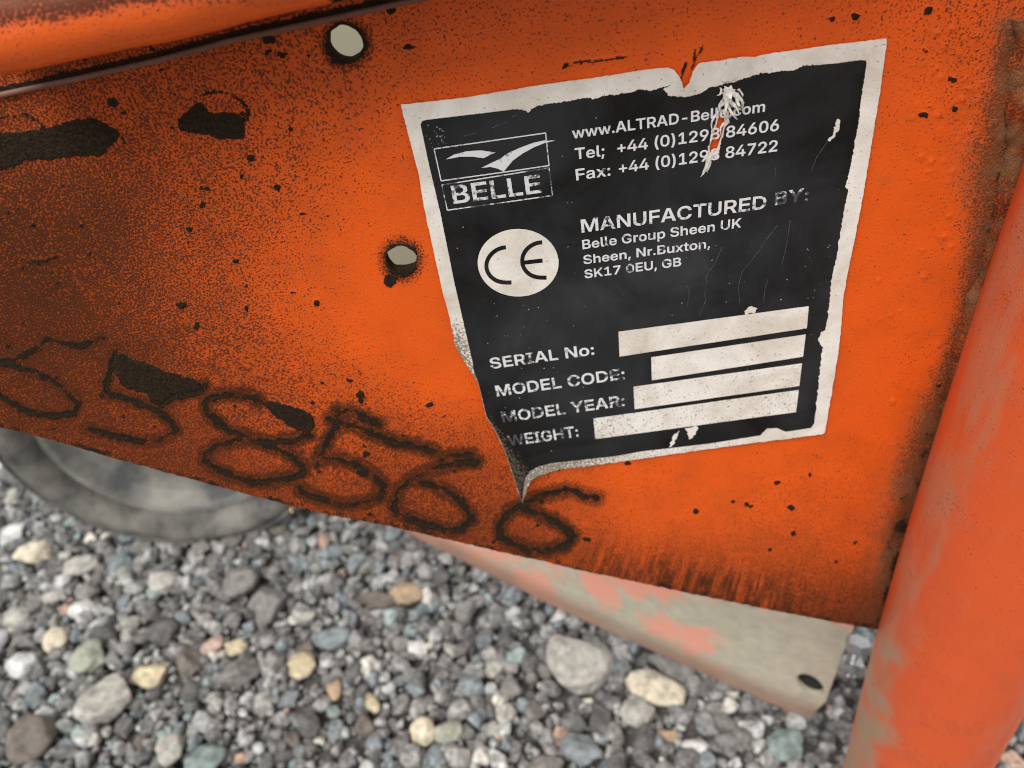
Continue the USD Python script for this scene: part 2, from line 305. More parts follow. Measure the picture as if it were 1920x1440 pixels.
for (cx_, cy_), r in zip(fl_px, fl_r):
    idx = tree.query_ball_point((cx_, cy_), r * 2.2)
    if idx:
        q = px[idx] + wob[idx] * 0.8 - (cx_, cy_); q = q * np.array([1.0 - 0.35 * math.sin(cx_), 1.25])
        crust_shade[idx] = np.maximum(crust_shade[idx], 0.95 * (1 - sstep(0.6, 1.6, np.hypot(q[:, 0], q[:, 1]) / r)))
for (hx, hy, r) in ((648, 82, 38), (752, 487, 30)):
    d = np.hypot(px[:, 0] - hx, px[:, 1] - hy) + wob[:, 0]; crust_shade = np.maximum(crust_shade, 0.8 * (1 - sstep(r * 0.85, r * 1.3, d)))
# dirt caked along the weld to the tube
weld = sampled([[(1895, 60), (1888, 260), (1875, 400), (1830, 560), (1790, 700), (1735, 850), (1700, 980), (1672, 1080), (1650, 1160)]], 4)
dw, iw = cKDTree(weld).query(px)
wy = weld[iw][:, 1]
dustw = 50 + 75 * np.exp(-((wy - 330) / 170) ** 2) + 35 * np.exp(-((wy - 900) / 200) ** 2)
dust = (1 - sstep(0.0, 1.5, (dw + wob[:, 0] * 2) / dustw)) * (0.36 + 0.66 * meshkit.fbm(np.c_[px / 40, np.zeros(len(px))], 4, 51))
crust_shade = np.maximum(crust_shade, (0.10 + 0.72 * patchy) * (1 - sstep(0.0, 1.5, (dw + wob[:, 0] * 3) / (9 + 30 * np.exp(-((wy - 400) / 90) ** 2) + 34 * np.exp(-((wy - 1040) / 110) ** 2)))))
soot = np.maximum(soot, 0.9 * (1 - sstep(0.05, 1.1, (dw + wob[:, 1] * 2) / dustw)))
dust = np.maximum(dust, 0.5 * np.exp(-(((px[:, 0] - 1660) / 26) ** 2 + ((px[:, 1] - 337) / 9) ** 2)))
dust = np.maximum(dust, 0.33 * sstep(1560, 1800, px[:, 0]) * sstep(250, 520, px[:, 1]))
dust = np.where(crust_shade > 0.5, dust * 0.3, dust)
# relief: crust stands proud, scratch centres are cut in, paint blisters near the weld
yy = -0.00018 * sstep(0.35, 0.75, crust_shade) * (0.5 + meshkit.fbm(np.c_[px / 6, np.zeros(len(px))], 3, 11)) + 0.00035 * groove * (crust_shade > 0.4)
bp = np.vstack([rng.normal((1810, 180), (60, 80), (75, 2)), rng.normal((1830, 420), (45, 150), (50, 2)), rng.uniform((1640, 450), (1790, 800), (9, 2))])
for (cx_, cy_) in bp:
    r = rng.uniform(2.2, 6.5); idx = tree.query_ball_point((cx_, cy_), r * 1.6)
    if idx:
        d = np.hypot(*(px[idx] - (cx_, cy_)).T) / r; yy[idx] -= 0.00006 * r * np.exp(-d * d * 1.6)
yy += 0.0006 * (meshkit.fbm(np.c_[P2 * 28, np.zeros(len(P2))], 2, 21) - 0.5)       # sheet is not quite flat
n2 = len(P2)
V = np.vstack([np.c_[P2[:, 0], yy, P2[:, 1]]])
F = [tri]; off = 0; back = []
for k, r in enumerate(rings):
    n = len(r); i0 = np.arange(off, off + n); i1 = np.roll(i0, -1); j0 = n2 + i0; j1 = n2 + i1
    w = np.vstack([np.c_[i0, j0, j1], np.c_[i0, j1, i1]])
    F.append(w); off += n
nb = off
V = np.vstack([V, np.c_[P2[:nb, 0], np.full(nb, T_PLATE), P2[:nb, 1]]])
bt = [t for t in Delaunay(P2[:nb]).simplices]
bt = np.array(bt); cb = P2[bt].mean(1); bt = bt[shapely.contains_xy(fine, cb[:, 0], cb[:, 1])]
aa = P2[bt]; area = (aa[:, 1, 0] - aa[:, 0, 0]) * (aa[:, 2, 1] - aa[:, 0, 1]) - (aa[:, 1, 1] - aa[:, 0, 1]) * (aa[:, 2, 0] - aa[:, 0, 0])
bt[area > 0] = bt[area > 0][:, ::-1]; F.append(bt + n2)
ext = lambda q, val: np.r_[q, np.full(nb, val)]
pm = TM(V, np.vstack(F)); pm.fix_normals() if False else None
sv = meshkit.arrays(pm, 40)
# smooth_shade reorders vertices: look the attributes up again by position
kt = cKDTree(V); _, ix = kt.query(sv[0])
from types import SimpleNamespace
def shaded(name, mesh, angle, mt, parent, attrs, **k):
    """Like obj with a smoothing angle, carrying vertex attributes through the split."""
    V0 = np.asarray(mesh.vertices)
    sm = trimesh.graph.smooth_shade(mesh, angle=np.radians(angle), facet_minarea=None)
    _, ix = cKDTree(V0).query(np.asarray(sm.vertices))
    return obj(name, TM(sm.vertices, sm.faces), mt, parent, True, {a: np.asarray(v)[ix] for a, v in attrs.items()}, **k)
shaded('frame_plate', pm, 40, m_plate, MX, {'soot': ext(soot, 0.95), 'crust_shade': ext(crust_shade, 0.6), 'dust': ext(dust, 0.0)}, label='sooty orange steel plate with two bolt holes and scrawled digits')

# ------------------------------------------------------------------ the maker's label stuck on the plate
sticker = xf('maker_label', MX, label='torn black and white vinyl maker label with a curling corner')
SK = str(sticker.GetPath())
FA, FB = np.array([856., 640.]), np.array([1030., 884.])
fdir = (FB - FA) / np.linalg.norm(FB - FA); fnor = np.array([-fdir[1], fdir[0]])
corner = on_y([(978, 938)])[0]; vdir = (corner - CAM) / np.linalg.norm(corner - CAM)
pull = -vdir / abs(vdir[1])
notch_c = np.array([1280., 150.])
def lift_of(p):
    s = np.maximum((p - FA) @ fnor, 0); s = np.where(p[:, 1] < 600, 0, s)
    l = 0.0052 * (s / 70) ** 1.6
    d = np.hypot((p[:, 0] - 1280) / 1.0, (p[:, 1] - 150) / 1.0)
    side = np.where(p[:, 0] < 1280, 0.0011, 0.0006)
    l = l + side * np.exp(-(d / 22) ** 2) * (p[:, 1] < 190)
    l = l + 0.0006 * np.exp(-((p[:, 0] - 1400) / 40) ** 2) * np.exp(-((p[:, 1] - 100) / 16) ** 2)
    return l
BASE = 0.0006                                     # clears the sheet's own waviness
def warp(v):
    """(x, z, height) on the plate -> world, following the peeling corner."""
    v = np.asarray(v, float); p = to_px(np.c_[v[:, 0], np.zeros(len(v)), v[:, 1]])
    W = np.c_[v[:, 0], -(v[:, 2] + BASE), v[:, 1]]
    wv = 0.00016 * (meshkit.fbm(np.c_[v[:, :2] * 90, np.zeros(len(v))], 3, 31) - 0.5)
    W[:, 1] -= wv
    return W + np.outer(lift_of(p), pull)
def layer(poly, h0, h1, step=0.0016):
    """A sheet: polygon(s) in plate coordinates, from height h0 to h1, finely divided so that it can bend."""
    polys = []
    for g in getattr(poly, 'geoms', [poly]):
        if g.is_empty or g.geom_type != 'Polygon' or g.area < 2e-9: continue
        polys += [np.array(g.exterior.coords)[:-1]] + [np.array(r.coords)[:-1] for r in g.interiors]
    cs = manifold3d.CrossSection([p * 1000 for p in polys], manifold3d.FillRule.EvenOdd)
    m = cs.extrude((h1 - h0) * 1000).refine_to_length(step * 1000).to_mesh()
    v = np.array(m.vert_properties[:, :3], float) / 1000; v[:, 2] += h0
    return TM(warp(v), m.tri_verts)
def ragged(pts, amp, step=3.0, seed=0, where=None):
    ls = LineString(list(pts)); s = np.arange(0, ls.length, step)
    q = np.array([ls.interpolate(t).coords[0] for t in s])
    r = np.random.default_rng(seed); d = r.normal(0, 1, q.shape); d = d + 0.6 * np.roll(d, 1, 0)
    w = np.ones(len(q)) if where is None else where(q)
    return q + d * (amp * w)[:, None] * 0.6
PU = lambda pts: Polygon(uv(pts)).buffer(0)

outline = [(752, 194), (870, 181), (1000, 159), (1150, 138), (1200, 130), (1240, 125), (1251, 125), (1262, 131), (1270, 148), (1279, 168), (1290, 156), (1296, 136), (1309, 116), (1345, 112), (1382, 108), (1413, 108), (1447, 98), (1538, 84.5),
           (1659, 70), (1660, 74), (1648, 169), (1623, 320), (1611, 393), (1598, 458), (1588, 507), (1579, 557), (1577, 590), (1575, 614), (1570, 661), (1554, 755), (1545, 808), (1541, 811), (1330, 838), (1200, 857), (1100, 871), (1048, 877), (1020, 885), (996, 897),
           (988, 912), (979, 941), (972, 922), (962, 889), (945, 840), (931, 810), (921, 793), (913, 782), (910, 772), (903, 742), (896, 715), (887, 700), (879, 688), (863, 662), (853, 644), (844, 596), (828, 536), (795, 385), (787, 331), (768, 258)]
tear = [(1347, 208), (1354, 206), (1357.5, 227), (1351, 253), (1342, 279), (1330, 284), (1329, 273.5), (1335, 253), (1343, 229)]
base_poly = PU(ragged(outline + outline[:1], 0.45, 4, 3)).difference(PU(tear))
wornw = lambda q: 0.12 + 0.9 * ((q[:, 1] < 215) & (q[:, 0] > 960) & (q[:, 0] < 1540)) + 0.75 * ((q[:, 0] > 1515) & (q[:, 1] > 140) & (q[:, 1] < 770))
black = [(789, 231), (792, 224), (800, 222), (966, 202), (976, 201), (984, 205), (990, 209), (997, 201), (1010, 195), (1104, 181), (1112, 183), (1130, 177), (1180, 171), (1200, 164), (1218, 168), (1238, 161), (1256, 158), (1243, 164), (1252, 177), (1270, 179), (1291, 179), (1312, 173), (1330, 162), (1354, 155),
         (1372, 152), (1393, 145), (1421, 136), (1450, 133), (1486, 129), (1500, 122), (1565, 116), (1612, 110), (1621, 111), (1622, 118), (1617, 149), (1611, 195), (1606, 237), (1601, 260), (1597, 284), (1593, 305), (1585, 339), (1583, 346), (1588, 354), (1583, 378), (1579, 400), (1575, 427), (1565, 484), (1556, 528), (1553, 567),
         (1549, 596), (1546, 614), (1538, 620), (1533, 635), (1541, 648), (1537, 674), (1535, 698), (1532, 724), (1529, 750), (1527, 772), (1525, 790), (1519, 799), (1471, 806), (1455, 799), (1437, 800), (1424, 813), (1330, 828), (1200, 843), (1152, 852), (1032, 865), (1010, 871), (994, 880), (985, 893), (981, 915), (979, 940),
         (973, 921), (963, 888), (946, 839), (932, 809), (922, 792), (914, 781), (911, 771), (904, 741), (897, 714), (888, 691), (886, 674), (878, 640), (852, 526), (826, 396), (802, 294)]
chipA = [(1346, 200), (1362, 206), (1367, 216), (1363, 229), (1356, 243), (1350, 268), (1346, 289), (1341, 297), (1335, 294), (1328, 315), (1314, 328), (1320, 308), (1325, 289), (1328, 268), (1338, 237), (1343, 216)]
chipB = [(1566, 222), (1573, 222), (1571, 240), (1563, 252), (1554, 263), (1551, 258), (1560, 246)]
chipC = [(1393, 586), (1396, 577), (1408, 570), (1418, 575), (1414, 583)]
chipD = [(1254, 834), (1263, 812), (1273, 805), (1268, 818), (1260, 833)]
chipE = [(1284, 800), (1300, 796), (1309, 797), (1304, 812), (1292, 821), (1287, 812)]
black_poly = PU(ragged(black + black[:1], 1.15, 2.0, 8, wornw)).intersection(PU(outline))
for ch, sd in ((chipA, 1), (chipB, 2), (chipC, 3), (chipD, 4), (chipE, 5)):
    black_poly = black_poly.difference(PU(ragged(ch + ch[:1], 1.6, 2.5, sd)))
fields = [[(1159, 618.7), (1514.6, 570.6), (1511, 611.8), (1160.8, 665)], [(1220, 666.5), (1509, 623.5), (1504, 665), (1221.4, 709.4)],
          [(1187, 721.6), (1502, 677.6), (1497, 719.8), (1189, 763.5)], [(1112, 781), (1496, 727.6), (1491, 769), (1115.5, 819.5)]]
th = np.linspace(0, 2 * np.pi, 72, endpoint=False)
disc = [(971.3 + 75.6 * math.cos(t), 489 + 63.2 * math.sin(t)) for t in th]

H0, H1, H2, H3 = 0.0, 0.00016, 0.00021, 0.00026
def vinyl(name, col, col2, dirt_scale, amt, rough, grit=(0.10, 0.075, 0.05), sheen_col=(0.050, 0.053, 0.059)):
    """Vinyl with handling grime: broad smudges, specks of dirt and fine scratches, plus a painted sheen."""
    return mat(name, {'g': ('geometry', {}), 'dirty': ('attribute', {'attribute': 'dirty'}),
        'n1': ('noise_texture', {'scale': dirt_scale, 'detail': 6.0, 'roughness': 0.65, 'distortion': 0.6}), 'n2': ('noise_texture', {'scale': 1500.0, 'detail': 3.0, 'roughness': 0.65}),
        'n3': ('noise_texture', {'scale': 420.0, 'detail': 4.0}),
        'r': ('rgb_ramp', {'ramp': [(0.38, col), (0.68, col2)]}),
        'a': ('math', {'math_type': 'multiply_add', 'value2': 0.34}), 's': ('map_range', {'range_type': 'smoothstep', 'from_min': 0.72 - amt, 'from_max': 0.84 - amt, 'clamp': True}),
        'hz': ('attribute', {'attribute': 'painted_sheen'}), 'hm': ('math', {'math_type': 'multiply'}), 'hc': ('mix_color', {'b': sheen_col}), 's2': ('math', {'math_type': 'multiply', 'value2': 0.85}), 'm': ('mix_color', {'b': grit}),
        'ro': ('map_range', {'from_min': 0.3, 'from_max': 0.7, 'to_min': rough - 0.1, 'to_max': rough + 0.2, 'clamp': True}),
        'b': ('bump', {'strength': 0.5, 'distance': 0.00012}), 'p': ('principled_bsdf', {'specular_ior_level': 0.32})},
        [('g.position', 'n1.vector'), ('g.position', 'n2.vector'), ('g.position', 'n3.vector'), ('n1.fac', 'r.fac'), ('dirty.fac', 'a.value1'), ('n2.fac', 'a.value3'), ('a.value', 's.value'), ('s.result', 's2.value1'),
         ('hz.fac', 'hm.value1'), ('n1.fac', 'hm.value2'), ('r.color', 'hc.a'), ('hm.value', 'hc.fac'), ('hc.result', 'm.a'), ('s2.value', 'm.fac'), ('m.result', 'p.base_color'), ('n1.fac', 'ro.value'), ('ro.result', 'p.roughness'), ('n3.fac', 'b.height'), ('b.normal', 'p.normal')])
m_white = vinyl('white_vinyl', (0.82, 0.775, 0.71), (0.58, 0.51, 0.42), 55, 0.088, 0.45, (0.15, 0.125, 0.085))
m_black = vinyl('black_vinyl', (0.006, 0.0054, 0.005), (0.022, 0.0225, 0.024), 30, 0.0, 0.38, (0.115, 0.095, 0.065))
def dirty_of(mesh, base=0.0, kind='white'):
    v = np.asarray(mesh.vertices); p = to_px(v); s = (p - FA) @ fnor
    q = 0.75 * sstep(-60, 25, s) * sstep(560, 640, p[:, 1]) + 0.45 * sstep(880, 800, 1.0 * p[:, 0]) * sstep(560, 650, p[:, 1])
    if kind == 'white': q = np.maximum(q, 0.55 * (1 - sstep(0, 240, np.hypot(p[:, 0] - 990, p[:, 1] - 880))) + 0.25 * (p[:, 1] > 830))
    else: q = 0.85 * sstep(10, 45, s) * sstep(640, 700, p[:, 1])
    return np.clip(base + q, 0, 1)
def sheet(name, poly, h0, h1, mt, base=0.0, kind='white', **k):
    m = layer(poly, h0, h1); p = to_px(np.asarray(m.vertices)); hz = np.zeros(len(p))
    if kind == 'black':
        for cx_, cy_, rx_, ry_, am in ((1265, 500, 150, 90, 1.1), (1120, 560, 110, 70, 0.9), (1400, 330, 120, 45, 0.7), (1010, 640, 110, 60, 0.6), (1060, 740, 110, 80, 0.5), (1500, 740, 40, 70, 0.6)):  # soft bluish sheen painted as lighter patches of the black
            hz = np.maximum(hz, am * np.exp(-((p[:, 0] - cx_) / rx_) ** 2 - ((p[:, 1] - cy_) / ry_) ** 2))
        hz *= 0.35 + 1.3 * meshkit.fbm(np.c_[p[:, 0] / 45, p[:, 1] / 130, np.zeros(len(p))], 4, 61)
    return shaded(name, m, 35, mt, SK, {'dirty': dirty_of(m, base, kind), 'painted_sheen': hz}, **k)
sheet('backing', base_poly, H0, H1, m_white, 0.06)
sheet('black_field', black_poly, H1 - 0.00001, H2, m_black, 0.0, 'black')
for i, f in enumerate(fields): sheet('blank_field', PU(f), H2 - 0.00001, H3, m_white, (0.06, 0.1, 0.16, 0.2)[i])
sheet('mark_disc', PU(disc), H2 - 0.00001, H3, m_white, 0.0)

def strokes_poly(paths, w):
    """Strokes of a given width in pixels, as a polygon on the plate."""
    return unary_union([Polygon(uv(np.array(g.exterior.coords)), [uv(np.array(r.coords)) for r in g.interiors]).buffer(0)
        for p in paths for g in [LineString(p).buffer(w / 2, cap_style='flat', join_style='mitre')]])
def curve(pts, n=40):
    from scipy.interpolate import splprep, splev
    t, _ = splprep(np.array(pts, float).T, s=0, k=3); return np.array(splev(np.linspace(0, 1, n), t)).T
cz = lambda q, ox=740, oy=380: [(ox + a / 3.84, oy + b / 3.84) for a, b in q]
C_ = curve(cz([(800, 308), (735, 326), (682, 374), (660, 437), (678, 500), (735, 547), (790, 560), (840, 560)]))
E_ = curve(cz([(1060, 271), (990, 290), (935, 342), (917, 405), (935, 465), (985, 510), (1040, 524), (1092, 525)]))
sheet('lettering', strokes_poly([C_, E_, cz([(920, 419), (1063, 402)])], 7.6), H3 - 0.00001, H3 + 0.00004, m_black)
# logo: two boxes and a gull
m_print = mat('white_print', {'g': ('geometry', {}), 'worn': ('attribute', {'attribute': 'worn'}), 'n': ('noise_texture', {'scale': 900.0, 'detail': 5.0, 'roughness': 0.7}), 'n2': ('noise_texture', {'scale': 160.0, 'detail': 3.0}),
    'a0': ('math', {'math_type': 'multiply_add', 'value2': 0.7}), 'a': ('math', {'math_type': 'multiply_add', 'value2': 0.62}), 's': ('map_range', {'range_type': 'smoothstep', 'from_min': 1.04, 'from_max': 1.17, 'clamp': True}),
    'm': ('mix_color', {'a': (0.70, 0.69, 0.69), 'b': (0.06, 0.062, 0.067)}), 'p': ('principled_bsdf', {'roughness': 0.5})},
    [('g.position', 'n.vector'), ('g.position', 'n2.vector'), ('n2.fac', 'a0.value1'), ('n.fac', 'a0.value3'), ('worn.fac', 'a.value1'), ('a0.value', 'a.value3'), ('a.value', 's.value'), ('s.result', 'm.fac'), ('m.result', 'p.base_color')])
def printed(name, mesh, worn=0.0):
    p = to_px(np.asarray(mesh.vertices)); s = (p - FA) @ fnor
    w = np.full(len(p), worn) if np.ndim(worn) == 0 else worn
    w = np.maximum(w, 0.62 * sstep(-26, 14, s) * (p[:, 1] > 640))
    return obj(name, mesh, m_print, SK, False, {'worn': w})
A3 = lambda q: [(740 + a / 3.84, 60 + b / 3.84) for a, b in q]
box1, box2 = A3([(285, 830), (1085, 715), (1110, 950), (335, 1060)]), A3([(340, 1090), (1110, 965), (1135, 1165), (380, 1270)])
for bx_, wn in ((box1, .22), (box2, .42)):
    printed('logo_box', layer(strokes_poly([[bx_[0], bx_[1]], [bx_[1], bx_[2]], [bx_[2], bx_[3]], [bx_[3], bx_[0]]], 2.0), H2 - 0.00001, H3), wn)
wing1 = A3([(370, 905), (430, 870), (520, 847), (620, 840), (725, 855), (690, 870), (640, 895), (560, 885), (470, 886)])
wing2 = A3([(1152, 770), (1080, 768), (1000, 785), (900, 822), (810, 862), (760, 900), (700, 928), (625, 965), (690, 958), (740, 970), (785, 992), (810, 960), (850, 912), (920, 862), (1000, 818), (1080, 786)])
printed('gull_emblem', layer(PU(wing1).union(PU(wing2)), H2 - 0.00001, H3 + 0.00002), 0.12)
# lettering lines: text, left end and right end of the baseline (pixels), capital height (pixels), wear
def text_shape(text, weight):
    """Flat lettering with capitals 1 high, as a thin trimesh."""
    import glob
    from PIL import Image, ImageDraw, ImageFont
    font = ImageFont.truetype(glob.glob('/opt/blender-*/*/datafiles/fonts/Inter.woff2')[0], 150); font.set_variation_by_axes([24, weight])
    x0, y0, x1, y1 = font.getbbox(text, anchor='ls')
    im = Image.new('L', (x1 - x0 + 8, y1 - y0 + 8)); ImageDraw.Draw(im).text((4 - x0, 4 - y0), text, 255, font, anchor='ls')
    on = np.pad(np.asarray(im) > 127, ((0, 0), (1, 1))).astype(np.int8); d = np.diff(on, axis=1)
    rows, st = np.nonzero(d == 1); en = np.nonzero(d == -1)[1]
    g = shapely.union_all(shapely.box(st, -rows - 1, en, -rows)).buffer(0.7).buffer(-0.7).simplify(0.8)
    k = 1 / 109.0; g = affinity.affine_transform(g, [k, 0, 0, k, -4 * k, (4 - y0) * k])
    return trimesh.util.concatenate([trimesh.creation.extrude_polygon(q, 0.1, engine='earcut') for q in getattr(g, 'geoms', [g])])
def text_line(text, p0, p1, cap, worn=0.1, bold=True):
    m = text_shape(text, 640); v = np.array(m.vertices)
    a, b = uv([p0])[0], uv([p1])[0]; t = b - a; n = np.array([-t[1], t[0]]) / np.linalg.norm(t)
    mid = (np.array(p0) + p1) / 2; capw = np.linalg.norm(uv([mid])[0] - uv([mid + np.array([0.13 * -cap * 0 , -cap])])[0])
    u = (v[:, 0] - v[:, 0].min()) / np.ptp(v[:, 0])
    q = a + np.outer(u, t) + np.outer(v[:, 1] * capw, n)
    h = np.where(v[:, 2] > 0.05, H3, H2 - 0.00001)
    return printed('lettering', TM(warp(np.c_[q, h]), m.faces), worn)
TL_ = [('www.ALTRAD-Belle.com', (1073, 257), (1432, 206.5), 20, .08), ('Tel;', (1078, 296), (1133, 289.5), 21, .08), ('+44 (0)1298 84606', (1157, 284), (1458, 241.5), 21, .08),
       ('Fax:', (1080, 335), (1144, 326), 21, .12), ('+44 (0)1298 84722', (1160, 322), (1455, 280.5), 21, .08), ('MANUFACTURED', (1090, 433), (1434, 388), 24.5, .2), ('BY:', (1450, 382), (1513, 373), 24, .46),
       ('Belle Group Sheen UK', (1092, 464), (1388, 423), 17.5, .22), ('Sheen, Nr.Buxton,', (1094, 492), (1330, 461), 16.5, .17), ('SK17 0EU, GB', (1096, 518.5), (1276, 495), 16, .24),
       ('SERIAL No:', (921, 688), (1114, 661), 20, .30), ('MODEL CODE:', (932, 740), (1171, 707), 20.5, .30), ('MODEL YEAR:', (943, 788.5), (1171, 757), 20, .30), ('WEIGHT:', (955, 833), (1085, 814.5), 20, .34), ('BELLE', (851, 379), (1015, 358), 34, .34)]
for a_ in TL_: text_line(*a_)

# frayed paper round the tear, scuffs and hairline cracks
m_torn = simple('torn_white_vinyl', (0.80, 0.76, 0.70), 0.6, col2=(0.45, 0.40, 0.35), scale=800)
def shard(p0, p1, w, lift, seed):
    r = np.random.default_rng(seed); n = 9; t = np.linspace(0, 1, n); p0, p1 = np.array(p0, float), np.array(p1, float)
    d = (p1 - p0); nn = np.array([-d[1], d[0]]) / np.linalg.norm(d); bend = r.uniform(-.3, .3) * np.linalg.norm(d)
    c = p0 + np.outer(t, d) + np.outer(np.sin(t * np.pi) * bend, nn); ww = w * (1 - t ** 1.5 * 0.85) * r.uniform(.6, 1.2, n)
    l_, r_ = uv(c - nn * ww[:, None] / 2), uv(c + nn * ww[:, None] / 2); h = H3 + 0.00003 + lift * np.sin(t * 2.2) * (1 + 0.2 * r.standard_normal(n))
    v = np.vstack([np.c_[l_, h], np.c_[r_, h * r.uniform(0.5, 1.0)], np.c_[l_, h - 0.00005], np.c_[r_, h - 0.00006]]); f = []
    for i in range(n - 1):
        f += [[i, i + n, i + n + 1], [i, i + n + 1, i + 1], [i + 2 * n, i + 3 * n + 1, i + 3 * n], [i + 2 * n, i + 2 * n + 1, i + 3 * n + 1]]
        f += [[i, i + 1, i + 2 * n + 1], [i, i + 2 * n + 1, i + 2 * n], [i + n, i + 3 * n, i + 3 * n + 1], [i + n, i + 3 * n + 1, i + n + 1]]
    return TM(warp(v), f)
B3 = lambda a, b: (1200 + a / 3.84, 60 + b / 3.84)
sh = [((640, 380), (740, 490), 7, .0009), ((620, 385), (585, 470), 7, .0008), ((600, 420), (590, 500), 8, .0008), ((650, 420), (720, 540), 7, .0013), ((690, 430), (735, 520), 6, .0014), ((660, 400), (650, 520), 7, .0012), ((630, 400), (600, 560), 8, .0011),
      ((620, 500), (690, 610), 5, .0012), ((640, 480), (700, 580), 5, .0010), ((610, 480), (555, 545), 7, .0008), ((600, 540), (640, 600), 5, .0007), ((575, 390), (545, 440), 4, .0006), ((700, 400), (725, 450), 4, .0009), ((595, 450), (640, 440), 6, .0009),
      ((560, 560), (520, 720), 3, .0004), ((625, 560), (635, 640), 4, .0005), ((520, 700), (495, 800), 3, .0004), ((600, 640), (580, 740), 3, .0005), ((640, 330), (580, 330), 5, .0003), ((700, 320), (640, 345), 5, .0003), ((470, 900), (430, 1030), 2.5, .0002), ((530, 870), (480, 1000), 2.5, .0002)]
for i, (a_, b_, w, l_) in enumerate(sh): obj('torn_shred', shard(B3(*a_), B3(*b_), w * 1.45, l_, i), m_torn, SK, True)
cracks = [[(1455, 420), (1440, 440), (1408, 485), (1390, 505), (1383, 530), (1386, 570)], [(1352, 460), (1340, 490), (1325, 510), (1320, 545), (1322, 560), (1309, 590)], [(1480, 410), (1470, 470), (1462, 498)], [(1437, 520), (1432, 545), (1430, 565)], [(1287, 530), (1292, 545), (1288, 570)],
          [(1550, 262), (1530, 290), (1518, 320)], [(1452, 310), (1452, 330)], [(1402, 645), (1405, 665), (1400, 690), (1396, 715)], [(923, 237), (952, 224)], [(871, 252), (898, 245)], [(960, 217), (969, 212)]]
tex = unary_union([strokes_poly([ragged(c_, 0.5, 5, i)], 0.75) for i, c_ in enumerate(cracks)])
m_scr = simple('pale_scratch', (0.13, 0.125, 0.12), 0.6, col2=(0.03, 0.03, 0.03), scale=900)
obj('hairline_cracks', layer(tex, H2 - 0.00001, H2 + 0.00002), m_scr, SK, False, kind='stuff')
sp = np.vstack([rng.normal((825, 255), (12, 10), (26, 2)), rng.uniform((840, 560), (1120, 850), (46, 2)), rng.uniform((1500, 420), (1560, 600), (16, 2)), rng.uniform((820, 420), (1500, 640), (38, 2)), rng.uniform((1380, 620), (1420, 640), (7, 2)), [(904, 558), (922, 562), (1064, 377), (1072, 376), (1054, 290), (1570, 352), (1574, 459), (1548, 525), (1519, 624), (1117, 218), (1437, 268)]])
spk = unary_union([affinity.rotate(affinity.scale(Point(*uv([q])[0]).buffer(10 ** rng.uniform(-4.35, -3.85), 4), 1.6, 0.8), rng.uniform(0, 180)) for q in sp]).intersection(black_poly)
m_spk = simple('white_chips', (0.55, 0.53, 0.50), 0.6, col2=(0.16, 0.15, 0.14), scale=700)
obj('chipped_specks', layer(spk, H2 - 0.00001, H2 + 0.00003, 0.003), m_spk, SK, False, kind='stuff')

# ------------------------------------------------------------------ round tube leg at the right
TUBE_R = 0.0262
def tube_axis(left_px, y=-0.004):
    """Axis points so that the tube's left outline falls where it does in the view."""
    P = on_y(left_px, y); D = P - CAM; D /= np.linalg.norm(D, axis=1)[:, None]
    t = P[-1] - P[0]; t /= np.linalg.norm(t); s = np.cross(t, D); s /= np.linalg.norm(s, axis=1)[:, None]
    s = np.where((s @ RGT)[:, None] > 0, s, -s); return P + TUBE_R * s
lp = [(2020, 20), (1925, 275), (1852, 500), (1818, 609), (1760, 792), (1698, 1010), (1674, 1108), (1644, 1203), (1615, 1290), (1592, 1370), (1575, 1440), (1560, 1530), (1548, 1640)]
ax = tube_axis(lp); co = np.polyfit(ax[:, 2], ax[:, 0], 2); cy2 = np.polyfit(ax[:, 2], ax[:, 1], 1)
zz = np.linspace(0.16, ax[:, 2].min() - 0.05, 320)
axis = np.c_[np.polyval(co, zz), np.polyval(cy2, zz), zz]
tb = sweep(axis, TUBE_R, 240); tv = np.asarray(tb.vertices); tp = to_px(tv)
nrm = tb.vertex_normals
left_face = np.clip(-(nrm @ RGT), -1, 1)
nz = meshkit.fbm(tv * 60, 4, 2); nz2 = meshkit.fbm(tv * np.array([260, 260, 45]), 5, 7)
t_dust = 0.95 * sstep(0.55, 0.62, nz2 * 0.6 + nz * 0.4 + 0.06 + 0.05 * (left_face < 0)) + 0.2 * sstep(0.8, 1.0, left_face)
worn = np.maximum(sstep(0.84, 1.04, left_face + (nz - 0.5) * 0.5) * sstep(1140, 1240, tp[:, 1]), 0.40 * sstep(0.90, 1.02, left_face + (nz2 - 0.5) * 0.3))
t_crust = 0.25 * sstep(0.85, 1.0, left_face)
m_tube_worn = None
shaded('tube_leg', tb, 50, m_tube, MX, {'soot': 0.02 + 0.22 * sstep(0.5, 0.72, nz), 'crust_shade': t_crust, 'dust': t_dust * (0.22 + 0.36 * sstep(0.2, -0.5, left_face) if False else 0.22 + 0.30 * (1 - sstep(-0.5, 0.2, left_face))), 'bare': worn * 0.95}, label='round orange steel tube leg beside the plate')
